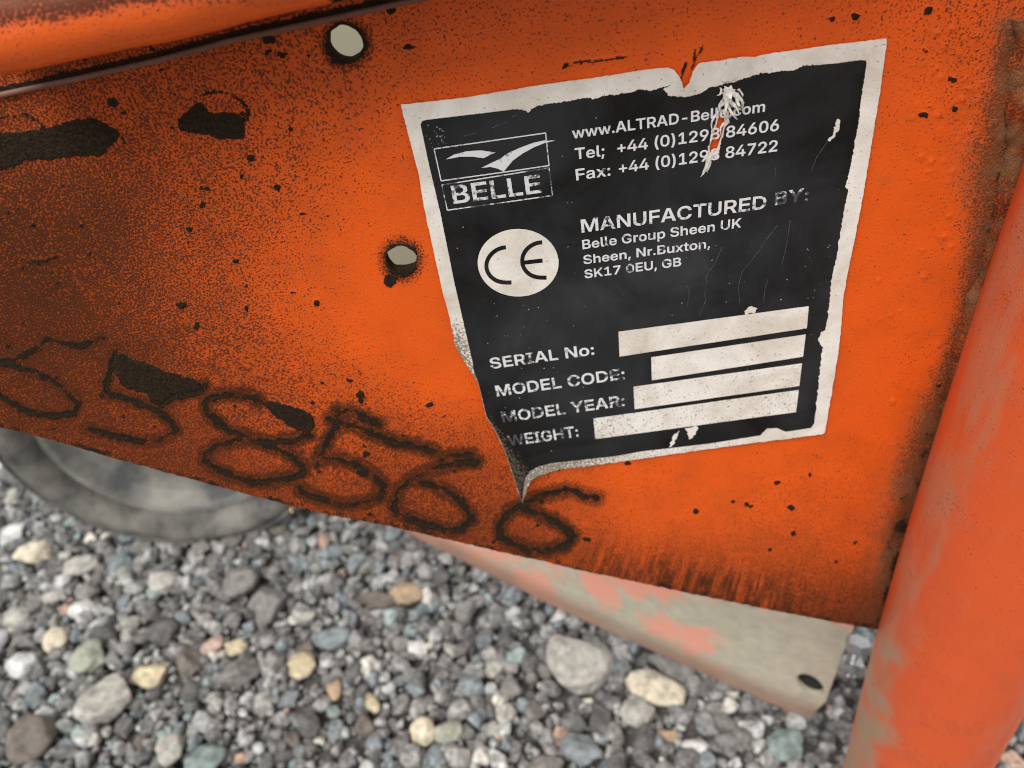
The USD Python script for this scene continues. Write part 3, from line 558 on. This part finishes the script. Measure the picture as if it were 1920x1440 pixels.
# weld fillet between tube and plate
wl = uv([(1925, 30), (1912, 250), (1884, 420), (1840, 590), (1786, 775), (1726, 1000), (1696, 1100), (1676, 1180)])
wp = LineString(wl); s_ = np.linspace(0, 1, 150); wc = np.array([wp.interpolate(t, normalized=True).coords[0] for t in s_])
wr = 0.0022 + 0.0016 * meshkit.fbm(np.c_[s_ * 40, np.zeros(150), np.zeros(150)], 3, 4) + 0.0028 * np.exp(-((s_ - 0.36) / 0.08) ** 2) + 0.002 * np.exp(-((s_ - 0.88) / 0.06) ** 2)
wm = sweep(np.c_[wc[:, 0], np.full(150, 0.0006), wc[:, 1]], wr, 20)
wv = np.asarray(wm.vertices); wv = wv + wm.vertex_normals * ((meshkit.fbm(wv * 420, 3, 6) - 0.5) * 0.0022)[:, None]
nzw = meshkit.fbm(wv * 160, 3, 15)
shaded('weld_bead', TM(wv, wm.faces), 60, m_plate, MX, {'soot': np.full(len(wv), 0.8), 'crust_shade': -0.05 + 0.5 * nzw, 'dust': 0.35 + 0.6 * sstep(0.4, 0.65, nzw)}, label='lumpy dusty weld between plate and tube')

# ------------------------------------------------------------------ top rail (folded lip over the plate)
lo_px = [(-160, 190), (0, 160), (146, 131), (292, 98), (437, 60), (583, 29), (700, 7), (860, -30), (1150, -100), (1500, -190), (1850, -280)]
RY = -0.0215
lo = on_y(lo_px, RY)
ts = np.linspace(0, 1, 90); li = LineString(lo); path = np.array([li.interpolate(t, normalized=True).coords[0] for t in ts])
from scipy.ndimage import gaussian_filter1d
path = gaussian_filter1d(path, 7, axis=0, mode='nearest')
prof = []                                          # (y offset from RY, z offset): rounded lip then back to the plate
for t in np.linspace(-100, 50, 16): prof.append((0.0058 + 0.0075 * -math.cos(math.radians(t)) , 0.0075 + 0.0075 * math.sin(math.radians(t))))
prof += [(0.008, 0.0205), (0.0135, 0.030), (0.0200, 0.0380), (0.0212, 0.0375), (0.0212, 0.004), (0.012, 0.0030)]
prof = np.array(prof); n = len(prof)
rv = np.vstack([np.c_[np.full(n, p[0]), RY + prof[:, 0] * 1.0, p[2] + prof[:, 1]] for p in path]); rf = []
for i in range(len(path) - 1):
    for j in range(n):
        q = i * n + j; r = i * n + (j + 1) % n; rf += [[q, r, r + n], [q, r + n, q + n]]
rm = TM(rv, rf); rm.fix_normals()
rv = rv + (rm.vertex_normals * ((meshkit.fbm(rv * 60, 3, 9) - 0.5) * 0.0010)[:, None])
hgt = np.tile(prof[:, 1], len(path)); rn = meshkit.fbm(rv * np.array([35, 90, 90]), 4, 12); alongx = np.repeat(ts, n)
rp = to_px(rv); up_ = np.interp(rp[:, 0], [p[0] for p in lo_px], [p[1] for p in lo_px]) - rp[:, 1]
r_soot = sstep(62, 104, up_ + (rn - 0.5) * 120 + np.clip(rp[:, 0], 0, 700) * 0.05) * 0.95 + 0.10
r_crust = 0.9 * np.exp(-((rp[:, 0] - 640) / 26) ** 2) * (0.4 + rn) + 0.55 * (1 - sstep(-2, 9, up_ + (rn - 0.5) * 30))
shaded('top_rail', TM(rv, rm.faces), 60, m_rail, MX, {'soot': r_soot, 'crust_shade': r_crust, 'dust': 0.55 * sstep(80, 150, up_ + (rn - .5) * 60)}, label='rounded orange lip along the top of the plate')

sl = uv([(-60, 190), (0, 177), (146, 146), (292, 113), (437, 74), (583, 42), (700, 16), (860, -20)])
sc_ = np.array([LineString(sl).interpolate(t, normalized=True).coords[0] for t in np.linspace(0, 1, 120)])
sm_ = sweep(np.c_[sc_[:, 0], np.full(120, -0.0004), sc_[:, 1]], 0.0006, 10)
obj('seam_bead', sm_, simple('dull_seam', (0.20, 0.085, 0.055), 0.6, scale=200), MX, True)

# ------------------------------------------------------------------ wheel
WD = 0.62
wc_ = CAM + ray([(300, 800)])[0] * WD; WR = 310 * WD / FPX
WR *= 1.03; wc_ = wc_ + np.array([0.0, -0.022, 0.0])
GROUND = wc_[2] - WR + 0.010
wheel = xf('wheel', MX, label='dusty grey solid wheel standing on the gravel'); WP = str(wheel.GetPath())
m_tyre = simple('dusty_rubber', (0.19, 0.18, 0.158), 0.85, col2=(0.048, 0.048, 0.047), scale=30, bump=0.0008, bscale=240, ramp=(0.38, 0.66))
m_rim = simple('dusty_wheel_disc', (0.25, 0.24, 0.21), 0.8, col2=(0.065, 0.068, 0.07), scale=22, bump=0.0006, bscale=200, ramp=(0.36, 0.64))
Rw = WR
tyre_prof = [(Rw * 0.70, 0.024), (Rw * 0.715, 0.010), (Rw * 0.74, 0.004), (Rw * 0.79, -0.001), (Rw * 0.84, -0.001), (Rw * 0.87, 0.001), (Rw * 0.88, 0.0042), (Rw * 0.90, 0.0042), (Rw * 0.91, 0.002), (Rw * 0.94, 0.0045), (Rw * 0.965, 0.009), (Rw * 0.985, 0.016), (Rw, 0.026), (Rw, 0.050), (Rw * 0.985, 0.060), (Rw * 0.95, 0.068), (Rw * 0.70, 0.069)]
rim_prof = [(0.0, 0.004), (0.010, 0.004), (0.012, 0.010), (0.030, 0.010), (0.034, 0.020), (Rw * 0.48, 0.030), (Rw * 0.60, 0.026), (Rw * 0.66, 0.014), (Rw * 0.70, 0.013), (Rw * 0.70, 0.062), (0.0, 0.06)]
for nm, pr, mm in (('tyre', tyre_prof, m_tyre), ('rim', rim_prof, m_rim)):
    w_ = lathe(pr, 128); w_.apply_translation(wc_ + np.array([0, 0.0, 0])); obj(nm, w_, mm, WP, 40)

# ------------------------------------------------------------------ rear plate: pale worn paint, seen under and through the front plate
RE0 = on_y([(1545, 1335)], 0.050)[0]; RE1 = on_y([(780, 998)], 0.175)[0]
ev_ = RE1 - RE0; ev_[2] = 0; ev_ /= np.linalg.norm(ev_); ev_ = -ev_          # runs to the right along the plate
nv_ = np.array([-ev_[1], ev_[0], 0.0])                                        # points away from the camera
def on_rear(p, back=0.0):
    d = ray(p); o = RE0 + nv_ * back; return CAM + d * (((o - CAM) @ nv_) / (d @ nv_))[:, None]
def rear2(P): return np.c_[(np.asarray(P) - RE0) @ ev_, np.asarray(P)[:, 2]]
rear_px = [(560, 850), (780, 968), (900, 1027), (1043, 1097), (1119, 1132), (1230, 1180), (1330, 1224), (1450, 1276), (1548, 1316), (1575, 1240), (1603, 1170)]
rb = on_rear(rear_px); r2 = rear2(rb)
lowline = rb[:9]
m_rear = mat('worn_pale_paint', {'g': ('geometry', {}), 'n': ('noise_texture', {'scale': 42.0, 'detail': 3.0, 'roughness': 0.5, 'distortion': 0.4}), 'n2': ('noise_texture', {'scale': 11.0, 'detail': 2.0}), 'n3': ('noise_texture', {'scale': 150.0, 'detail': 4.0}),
    'a': ('math', {'math_type': 'multiply_add', 'value2': 0.8}), 'px_': ('map_range', {'from_min': 0.075, 'from_max': -0.02, 'to_min': -0.14, 'to_max': 0.07, 'clamp': True}), 'pa': ('math', {'math_type': 'add'}), 'kh_shade': ('map_range', {'range_type': 'smoothstep', 'from_min': -0.16, 'from_max': -0.12, 'clamp': True}), 'k': ('mix_color', {'b': (0.34, 0.31, 0.215)}), 's': ('map_range', {'range_type': 'smoothstep', 'from_min': 0.80, 'from_max': 1.02, 'clamp': True}), 's2': ('math', {'math_type': 'multiply'}),  # upper panel mixed to khaki: shade behind the front plate put into the colour
    'c': ('rgb_ramp', {'ramp': [(0.3, (0.55, 0.51, 0.39)), (0.7, (0.42, 0.395, 0.31))]}), 'xyz': ('separate_xyz', {}), 'zl': ('map_range', {'range_type': 'smoothstep', 'from_min': -0.13, 'from_max': -0.16, 'to_min': 0.0, 'to_max': 0.9, 'clamp': True}), 'brown_shade': ('attribute', {'attribute': 'brown_shade'}), 'm2': ('mix_color', {'b': (0.27, 0.165, 0.12)}), 'm': ('mix_color', {'b': (0.82, 0.34, 0.24)}), 'p': ('principled_bsdf', {'roughness': 0.6})},
    [('g.position', 'n.vector'), ('g.position', 'n2.vector'), ('g.position', 'n3.vector'), ('n2.fac', 'a.value1'), ('n.fac', 'a.value3'), ('xyz.x', 'px_.value'), ('a.value', 'pa.value1'), ('px_.result', 'pa.value2'), ('pa.value', 's.value'), ('s.result', 's2.value1'), ('n3.fac', 'c.fac'), ('xyz.z', 'kh_shade.value'), ('c.color', 'k.a'), ('kh_shade.result', 'k.fac'), ('k.result', 'm.a'), ('g.position', 'xyz.vector'), ('xyz.z', 'zl.value'), ('zl.result', 's2.value2'), ('s2.value', 'm.fac'), ('m.result', 'm2.a'), ('brown_shade.fac', 'm2.fac'), ('m2.result', 'p.base_color')])
rear_face = Polygon(np.vstack([r2, [[r2[-1, 0] + 0.02, 0.14]], [[r2[0, 0] - 0.30, 0.14]], [[r2[0, 0] - 0.30, r2[0, 1] + 0.16]]])).buffer(0)
hp = rear2(on_rear([(1519, 1283)]))[0]; hole_b = affinity.rotate(affinity.scale(Point(hp[0], hp[1]).buffer(0.0052, 12), 1.35, 1.9), 20)
rear_face = rear_face.difference(hole_b)
rear = xf('rear_plate', MX, label='pale worn rear plate with pink paint patches'); RP = str(rear.GetPath())
def rear_solid(poly, d0, d1):
    ex = trimesh.creation.extrude_polygon(poly, d1 - d0, engine='earcut'); ev = np.asarray(ex.vertices)
    return TM(RE0 * [1, 1, 0] + np.outer(ev[:, 0], ev_) + np.outer(d1 - ev[:, 2], nv_) + np.outer(ev[:, 1], [0, 0, 1]), ex.faces)
m_dark = simple('painted_box_shade', (0.035, 0.032, 0.030), 0.7)  # dark colour stands for shade inside the box and on its end
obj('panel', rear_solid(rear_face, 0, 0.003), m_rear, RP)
full = Polygon(rear_face.exterior.coords)
obj('box_rim', rear_solid(full.difference(full.buffer(-0.003)), 0.0031, 0.022), m_dark, RP); obj('box_back', rear_solid(full, 0.0221, 0.025), m_dark, RP)
# rolled lower flange along the sloping edge
t_ = LineString(lowline); q_ = np.array([t_.interpolate(s, normalized=True).coords[0] for s in np.linspace(0, 1, 60)])
dirn = (lowline[-1] - lowline[0]); dirn /= np.linalg.norm(dirn); dn = np.cross(dirn, nv_); dn = dn if dn[2] < 0 else -dn
fr = 0.017; fv, ff = [], []; angs = np.radians(np.r_[0, 5, 10, 15, 20, 25, np.linspace(32, 105, 9)])
for thk in (0.0, 0.003):
    for p in q_:
        for a_ in angs: fv.append(p + dn * (fr * min(a_ / 0.35, 1.0) * 1.5 + (0.010 - thk) * math.sin(max(a_ - 0.35, 0))) + nv_ * (0.0004 + thk + (0.010 - thk) * (1 - math.cos(max(a_ - 0.35, 0)))))
k_ = len(angs); tot = len(q_) * k_
for i in range(len(q_) - 1):
    for j in range(k_ - 1):
        q = i * k_ + j; ff += [[q, q + k_, q + k_ + 1], [q, q + k_ + 1, q + 1], [tot + q, tot + q + k_ + 1, tot + q + k_], [tot + q, tot + q + 1, tot + q + k_ + 1]]
for i in (0, len(q_) - 1):
    for j in range(k_ - 1): q = i * k_ + j; ff += [[q, q + 1, tot + q + 1], [q, tot + q + 1, tot + q]]
fm = TM(fv, ff); fm.fix_normals()
m_flange0 = None #, (0.36, 0.25, 0.18), 0.65, col2=(0.22, 0.16, 0.12), scale=40)
shaded('rolled_flange', fm, 60, m_rear, RP, {'brown_shade': np.clip(np.tile(sstep(0.0, 0.30, angs), 2 * len(q_)) * (0.55 + 0.6 * meshkit.fbm(np.array(fv) * 60, 3, 71)), 0, 1)})  # brown shading towards the lower edge is painted into the flange colour
# bolt beside the rear plate
m_steel = simple('zinc_bolt', (0.55, 0.55, 0.56), 0.3, metallic=1.0, scale=400)
bc = on_y([(1603, 1228)], 0.040)[0]
bolt = xf('bolt', MX, label='bright zinc bolt between rear plate and tube'); BP = str(bolt.GetPath())
bd = np.array([0.25, 0.35, 0.9]); bd /= np.linalg.norm(bd); Tb = trimesh.geometry.align_vectors([0, 0, 1], bd); Tb[:3, 3] = bc
hd = trimesh.creation.cylinder(0.0058, 0.005, sections=6); hd.apply_translation([0, 0, 0.006]); hd.apply_transform(Tb); obj('bolt_head', hd, m_steel, BP)
shn = [np.array([0, 0, z]) for z in np.linspace(-0.012, 0.0035, 32)]; sk = sweep(shn, 0.0032 + 0.0004 * np.sin(np.arange(32) * 2.1), 14); sk.apply_transform(Tb); obj('shank', sk, m_steel, BP, 30)
nt = trimesh.creation.cylinder(0.0058, 0.0042, sections=6); nt.apply_translation([0, 0, -0.006]); nt.apply_transform(Tb); obj('nut', nt, m_steel, BP)

# added mixing drum above and behind, unseen: put in to keep the sky off the stones under the machine
drum = lathe([(0.0, 0.0), (0.13, 0.0), (0.165, 0.012), (0.23, 0.11), (0.262, 0.14), (0.268, 0.155), (0.262, 0.17), (0.24, 0.21), (0.15, 0.40), (0.156, 0.412), (0.146, 0.412), (0.14, 0.40), (0.225, 0.21), (0.12, 0.02), (0.0, 0.02)], 72)
drum.apply_transform(trimesh.transformations.rotation_matrix(math.radians(62), [1, 0, 0])); drum.apply_translation([-0.05, 0.43, 0.22])
obj('mixing_drum', drum, m_rail, MX, 30)

# ------------------------------------------------------------------ ground and gravel
ground = xf('gravel_ground', kind='structure'); GP = str(ground.GetPath())
m_soil = simple('gravel_bed', (0.11, 0.105, 0.095), 0.95, col2=(0.05, 0.047, 0.043), scale=120, bump=0.004, bscale=160)
gs = np.r_[-60, -20, -6, -2.5, np.linspace(-1.2, 1.2, 61), 2.5, 6, 20, 60]
gxx, gyy = np.meshgrid(gs, gs); gz_ = GROUND - 0.006 + 0.006 * (meshkit.fbm(np.c_[gxx.ravel() * 9, gyy.ravel() * 9, np.zeros(gxx.size)], 3, 44) - 0.5)
m_ = len(gs); ii = np.arange(m_ * m_).reshape(m_, m_)
gf = np.vstack([np.c_[ii[:-1, :-1].ravel(), ii[:-1, 1:].ravel(), ii[1:, 1:].ravel()], np.c_[ii[:-1, :-1].ravel(), ii[1:, 1:].ravel(), ii[1:, :-1].ravel()]])
obj('soil', TM(np.c_[gxx.ravel(), gyy.ravel() + 0.3, gz_], gf), m_soil, GP, True)

def rock(seed, angular=0.5, sub=3):
    r = np.random.default_rng(seed); m = trimesh.creation.icosphere(sub); v = np.array(m.vertices)
    for _ in range(int(7 + angular * 10)):
        d = r.normal(size=3); d /= np.linalg.norm(d); c_ = r.uniform(0.40, 0.82) if angular > 0.4 else r.uniform(0.68, 0.92); s = v @ d; v = v - np.outer(np.maximum(s - c_, 0) * 0.97, d)
    v = v * (1 + 0.42 * (meshkit.fbm(v * 1.3 + seed * 7.1, 2, seed) - 0.5) + 0.17 * (meshkit.fbm(v * 5 + seed, 2, seed + 3) - 0.5))[:, None]
    v /= np.abs(v).max(0); return TM(v, m.faces)
def stone_mat(name, col, col2=None, scale=90, rough=0.8):
    return simple(name, col, rough, col2=col2 if col2 is not None else tuple(np.array(col) * 0.45), scale=scale * 1.6, bump=0.0012, bscale=420, detail=6.0, ramp=(0.38, 0.68), spec=0.35)
SM = {k: stone_mat('stone_' + k, np.minimum(np.array(c) * 1.25, 0.70) * np.array([1, 0.985, 0.96])) for k, c in {
    'grey': (0.20, 0.195, 0.185), 'dark_grey': (0.115, 0.112, 0.11), 'pale_grey': (0.38, 0.37, 0.34), 'cream': (0.54, 0.49, 0.385), 'yellow': (0.50, 0.435, 0.30), 'blue_grey': (0.19, 0.215, 0.23),
    'teal': (0.20, 0.25, 0.24), 'tan': (0.36, 0.265, 0.18), 'white': (0.66, 0.65, 0.62), 'brown_grey': (0.15, 0.13, 0.115), 'green_grey': (0.30, 0.31, 0.26), 'pink': (0.45, 0.33, 0.29)}.items()}
protos = [rock(i, (0.2, 0.9, 0.5, 0.7, 0.35, 0.8)[i % 6], 3) for i in range(26)]
placed = []                                          # x, y, radius
def put_stone(c, size, k, rot, colour, parent, name='stone', sink=0.3, **kw):
    v = np.asarray(protos[k % len(protos)].vertices) * np.array(size) / 2
    ca, sa = math.cos(rot), math.sin(rot); tl = 0.25 * math.sin(k * 2.3 + rot)
    v = v @ np.array([[1, 0, 0], [0, math.cos(tl), -math.sin(tl)], [0, math.sin(tl), math.cos(tl)]]).T
    v = v @ np.array([[ca, -sa, 0], [sa, ca, 0], [0, 0, 1]]).T
    zb = v[:, 2].min()
    v = v + np.array([c[0], c[1], GROUND - zb - sink * size[2]])
    obj(name, TM(v, protos[k % len(protos)].faces), SM[colour], parent, 32, **kw)
named = [  # pixel centre, width and height in pixels, colour, turn (degrees), label
 (1082, 1247, 134, 108, 'pale_grey', -30, 'largest rounded grey-beige stone below the rear plate'),
 (1228, 1287, 118, 56, 'cream', -25, 'long pale beige stone close below the rear plate edge'),
 (1197, 1332, 68, 56, 'pale_grey', 0, 'rounded cream-grey stone just below the long pale beige stone'),
 (1262, 1246, 92, 48, 'grey', -30, 'grey flat stone touching the lower edge of the rear plate'),
 (1254, 1374, 46, 24, 'tan', -15, 'small orange-tan oval pebble near the lower edge of the picture'),
 (1302, 1394, 54, 30, 'white', -10, 'small bright white pebble beside the orange-tan pebble'),
 (1092, 1402, 88, 56, 'blue_grey', -20, 'smooth flat blue-grey stone below the largest rounded stone'),
 (841, 1367, 64, 40, 'green_grey', 0, 'pale greenish smooth pebble left of the blue-grey stone'),
 (782, 1205, 44, 44, 'white', 30, 'white angular pebble alone among dark gravel below the scrawled digits'),
 (563, 1245, 54, 48, 'yellow', 20, 'rounded cream-yellow pebble right of the pitted grey stone'),
 (436, 1211, 44, 40, 'yellow', 40, 'pale yellow chunky pebble beside the pinkish white pebble'),
 (397, 1205, 54, 34, 'pink', 35, 'pinkish white long pebble beside the pale yellow pebble'),
 (275, 1260, 96, 54, 'yellow', 5, 'blocky cream-yellow stone under the left half of the plate'),
 (205, 1312, 118, 84, 'pale_grey', 35, 'big rough pale grey stone touching the blocky cream-yellow stone'),
 (450, 1265, 100, 76, 'grey', 15, 'pitted grey stone below the pale yellow pebble'),
 (388, 1420, 80, 72, 'teal', 10, 'teal green stone at the bottom edge of the picture'),
 (303, 1088, 64, 48, 'pale_grey', -20, 'pale grey oval stone just below the wheel'),
 (102, 1196, 52, 46, 'cream', 10, 'cream rounded pebble at the left below the wheel'),
 (165, 1228, 72, 78, 'green_grey', 60, 'flat greenish grey stone right of the cream rounded pebble'),
 (58, 1385, 96, 84, 'brown_grey', 10, 'dark brownish rough stone in the bottom left corner'),
 (620, 1195, 78, 46, 'blue_grey', 0, 'dark slate-blue angular stone right of the cream-yellow rounded pebble'),
 (1475, 1392, 76, 64, 'teal', 25, 'grey-teal angular stone near the foot of the tube leg'),
]
def px_scale(c): return np.linalg.norm(c - CAM) * (FWD @ ((c - CAM) / np.linalg.norm(c - CAM))) / FPX
for i, (x, y, w, h, colr, rt, lab) in enumerate(named):
    c = on_z([(x, y)], GROUND + 0.006)[0]; s = px_scale(c); sx = w * s; sy = h * s * 1.12
    put_stone(c, (sx, sy, min(sx, sy) * 0.72), (6 * (i % 4) if any(w in lab for w in ('rounded', 'smooth', 'oval', 'long')) else i * 3 + 1), math.radians(rt), colr, '/World', 'loose_stone', 0.22, label=lab, category='stone')
    placed.append((c[0], c[1], 0.42 * (sx + sy) / 2))
extra_st = [(1130, 1350, 56, 52, 'dark_grey'), (1202, 1386, 60, 60, 'dark_grey'), (1020, 1445, 90, 60, 'grey'), (1050, 1150, 46, 30, 'white'), (792, 1370, 52, 46, 'cream'), (325, 1400, 64, 70, 'pale_grey'), (450, 1092, 72, 66, 'grey'), (500, 1125, 92, 76, 'grey'),
            (40, 1245, 62, 46, 'white'), (537, 1305, 46, 40, 'blue_grey'), (625, 1290, 30, 40, 'tan'), (620, 1330, 28, 34, 'teal'), (696, 1316, 26, 50, 'yellow'), (1360, 1350, 46, 50, 'grey'), (30, 1150, 60, 40, 'pale_grey'), (100, 1110, 66, 34, 'pale_grey'), (150, 1140, 60, 30, 'white'),
            (60, 1040, 70, 50, 'cream'), (100, 1020, 80, 30, 'pale_grey'), (20, 1000, 60, 40, 'white'), (150, 1060, 70, 36, 'pale_grey'), (950, 1330, 46, 44, 'pale_grey'), (960, 1290, 50, 44, 'grey'), (1000, 1330, 50, 44, 'grey'), (925, 1250, 38, 36, 'pale_grey'), (230, 1330, 50, 50, 'grey'), (70, 1300, 46, 44, 'blue_grey'),
            (350, 1250, 70, 60, 'brown_grey'), (310, 1180, 60, 60, 'dark_grey'), (240, 1170, 40, 50, 'pale_grey'), (225, 1060, 60, 44, 'blue_grey'), (700, 1120, 90, 40, 'brown_grey'), (760, 1110, 70, 40, 'tan'), (1420, 1300, 40, 36, 'grey'), (1390, 1380, 44, 50, 'grey')]
for i, (x, y, w, h, colr) in enumerate(extra_st):
    c = on_z([(x, y)], GROUND + 0.005)[0]; s = px_scale(c); sx, sy = w * s, h * s * 1.15
    if any((c[0] - a) ** 2 + (c[1] - b) ** 2 < (r + 0.3 * sx) ** 2 for a, b, r in placed): continue
    put_stone(c, (sx, sy, min(sx, sy) * 0.75), i * 5 + 2, rng.uniform(-.6, .6), colr, GP, 'stone', 0.25); placed.append((c[0], c[1], 0.42 * (sx + sy) / 2))
# more stones by dart throwing; the ones that show largest are parts of the ground, the rest one mass of gravel
corners = on_z([(-150, 900), (1750, 900), (1750, 1500), (-150, 1500)], GROUND)
bx0, by0, bx1, by1 = corners[:, 0].min(), corners[:, 1].min(), corners[:, 0].max(), corners[:, 1].max()
pl = list(placed); big, mid, small = [], [], []
def free(x, y, r, f=0.8):
    A = np.array(pl); return not ((A[:, 0] - x) ** 2 + (A[:, 1] - y) ** 2 < (f * (A[:, 2] + r)) ** 2).any()
for _ in range(1500):
    x, y, r = rng.uniform(bx0, bx1), rng.uniform(by0, by1), rng.uniform(0.0050, 0.0092)
    if len(big) < 190 and free(x, y, r): pl.append((x, y, r)); big.append((x, y, r))
A_ = np.array(pl); kt_ = cKDTree(A_[:, :2])
hx_, hy_ = np.meshgrid(np.arange(-0.7, 0.7, 0.0088), np.arange(-0.15, 0.95, 0.0078)); hx_[::2] += 0.0044
cand = np.c_[hx_.ravel(), hy_.ravel()] + rng.normal(0, 0.0022, (hx_.size, 2)); cr = 10 ** rng.uniform(-2.50, -2.08, len(cand))
dd, ii_ = kt_.query(cand, k=3); okm = (dd > A_[ii_, 2] * 0.92 + cr[:, None] * 0.25).all(1)
mid = list(zip(cand[okm, 0], cand[okm, 1], cr[okm]))
colour_names = ['grey'] * 9 + ['dark_grey'] * 8 + ['pale_grey'] * 5 + ['brown_grey'] * 4 + ['blue_grey'] * 4 + ['white', 'pale_grey', 'blue_grey', 'green_grey', 'grey', 'blue_grey', 'blue_grey']
count = 0
for i, (x, y, r) in enumerate(big):
    s = r * 2 * rng.uniform(0.85, 1.2, 3) * np.array([1.15, 0.95, 0.8]); pxy = to_px(np.array([[x, y, GROUND]]))[0]
    put_stone((x, y), s, int(rng.integers(26)), rng.uniform(0, 6.28), colour_names[int(rng.integers(len(colour_names)))], GP, 'stone', 0.22)
m_grav = mat('mixed_gravel', {'g': ('geometry', {}), 'o': ('object_info', {}), 'n': ('noise_texture', {'scale': 230.0, 'detail': 6.0, 'roughness': 0.65}),
    'c': ('rgb_ramp', {'interpolate': False, 'ramp': [(0, (0.12, 0.117, 0.113)), (0.2, (0.20, 0.195, 0.187)), (0.42, (0.150, 0.145, 0.138)), (0.56, (0.26, 0.253, 0.24)), (0.70, (0.175, 0.195, 0.205)), (0.80, (0.34, 0.34, 0.33)), (0.89, (0.095, 0.092, 0.09)), (0.94, (0.46, 0.44, 0.39)), (0.965, (0.24, 0.29, 0.275)), (0.985, (0.33, 0.225, 0.17))]}),
    'm': ('mix_color', {'blend_type': 'multiply', 'fac': 1.0}), 'r': ('rgb_ramp', {'ramp': [(0.35, (1.75, 1.76, 1.76)), (0.64, (0.58, 0.58, 0.58))]}), 'b': ('bump', {'strength': 0.7, 'distance': 0.001}), 'p': ('principled_bsdf', {'roughness': 0.85, 'specular_ior_level': 0.35})},
    [('g.position', 'n.vector'), ('o.random', 'c.fac'), ('n.fac', 'r.fac'), ('c.color', 'm.a'), ('r.color', 'm.b'), ('m.result', 'p.base_color'), ('n.fac', 'b.height'), ('b.normal', 'p.normal')])
pi = UsdGeom.PointInstancer.Define(stage, '/World/gravel'); tag(pi.GetPrim(), kind='stuff', label='loose grey crushed gravel covering the ground below the mixer', category='gravel')
for k in range(12):
    r_ = rock(100 + k, (0.3, 0.8, 0.6)[k % 3], 2)
    pm_ = usdkit.mesh(stage, f'/World/gravel/pebble_{k:03d}', r_, m_grav, 30)
    pi.CreatePrototypesRel().AddTarget(pm_.GetPath())
pts, sc, qs, pid = [], [], [], []
def inst(x, y, r, zlo):
    s = r * rng.uniform(0.8, 1.25, 3) * np.array([1.1, 1.0, 0.8]); q = rng.normal(size=4); q /= np.linalg.norm(q)
    pts.append((x, y, GROUND + zlo + s.min() * 0.4)); sc.append(s); qs.append(q); pid.append(int(rng.integers(12)))
for (x, y, r) in mid: inst(x, y, r, rng.uniform(-0.0035, 0.0015))
for _ in range(30000):
    x, y = rng.uniform(-0.65, 0.65), rng.uniform(-0.15, 0.95); inst(x, y, 10 ** rng.uniform(-2.82, -2.42), -0.003 + rng.uniform(-0.0015, 0.0035))
for _ in range(22000):
    x, y = rng.uniform(-0.6, 0.6), rng.uniform(-0.1, 0.9); inst(x, y, 10 ** rng.uniform(-3.15, -2.82), rng.uniform(-0.003, 0.0025))
pi.CreatePositionsAttr(Vt.Vec3fArray.FromNumpy(np.array(pts, np.float32))); pi.CreateScalesAttr(Vt.Vec3fArray.FromNumpy(np.array(sc, np.float32)))
pi.CreateProtoIndicesAttr(Vt.IntArray(pid)); pi.CreateOrientationsAttr(Vt.QuathArray([Gf.Quath(float(q[0]), float(q[1]), float(q[2]), float(q[3])) for q in qs]))

# a tiny husk hanging under the plate edge
hk = on_y([(547, 957)], 0.0005)[0]; hm = rock(3, 0.3, 2); hv = np.asarray(hm.vertices) * np.array([0.0008, 0.0007, 0.0013]) + hk
obj('seed_husk', TM(hv, hm.faces), simple('tan_husk', (0.42, 0.26, 0.09), 0.6, scale=900), '/World', True, label='tiny tan husk hanging under the lower edge of the orange plate', category='husk')
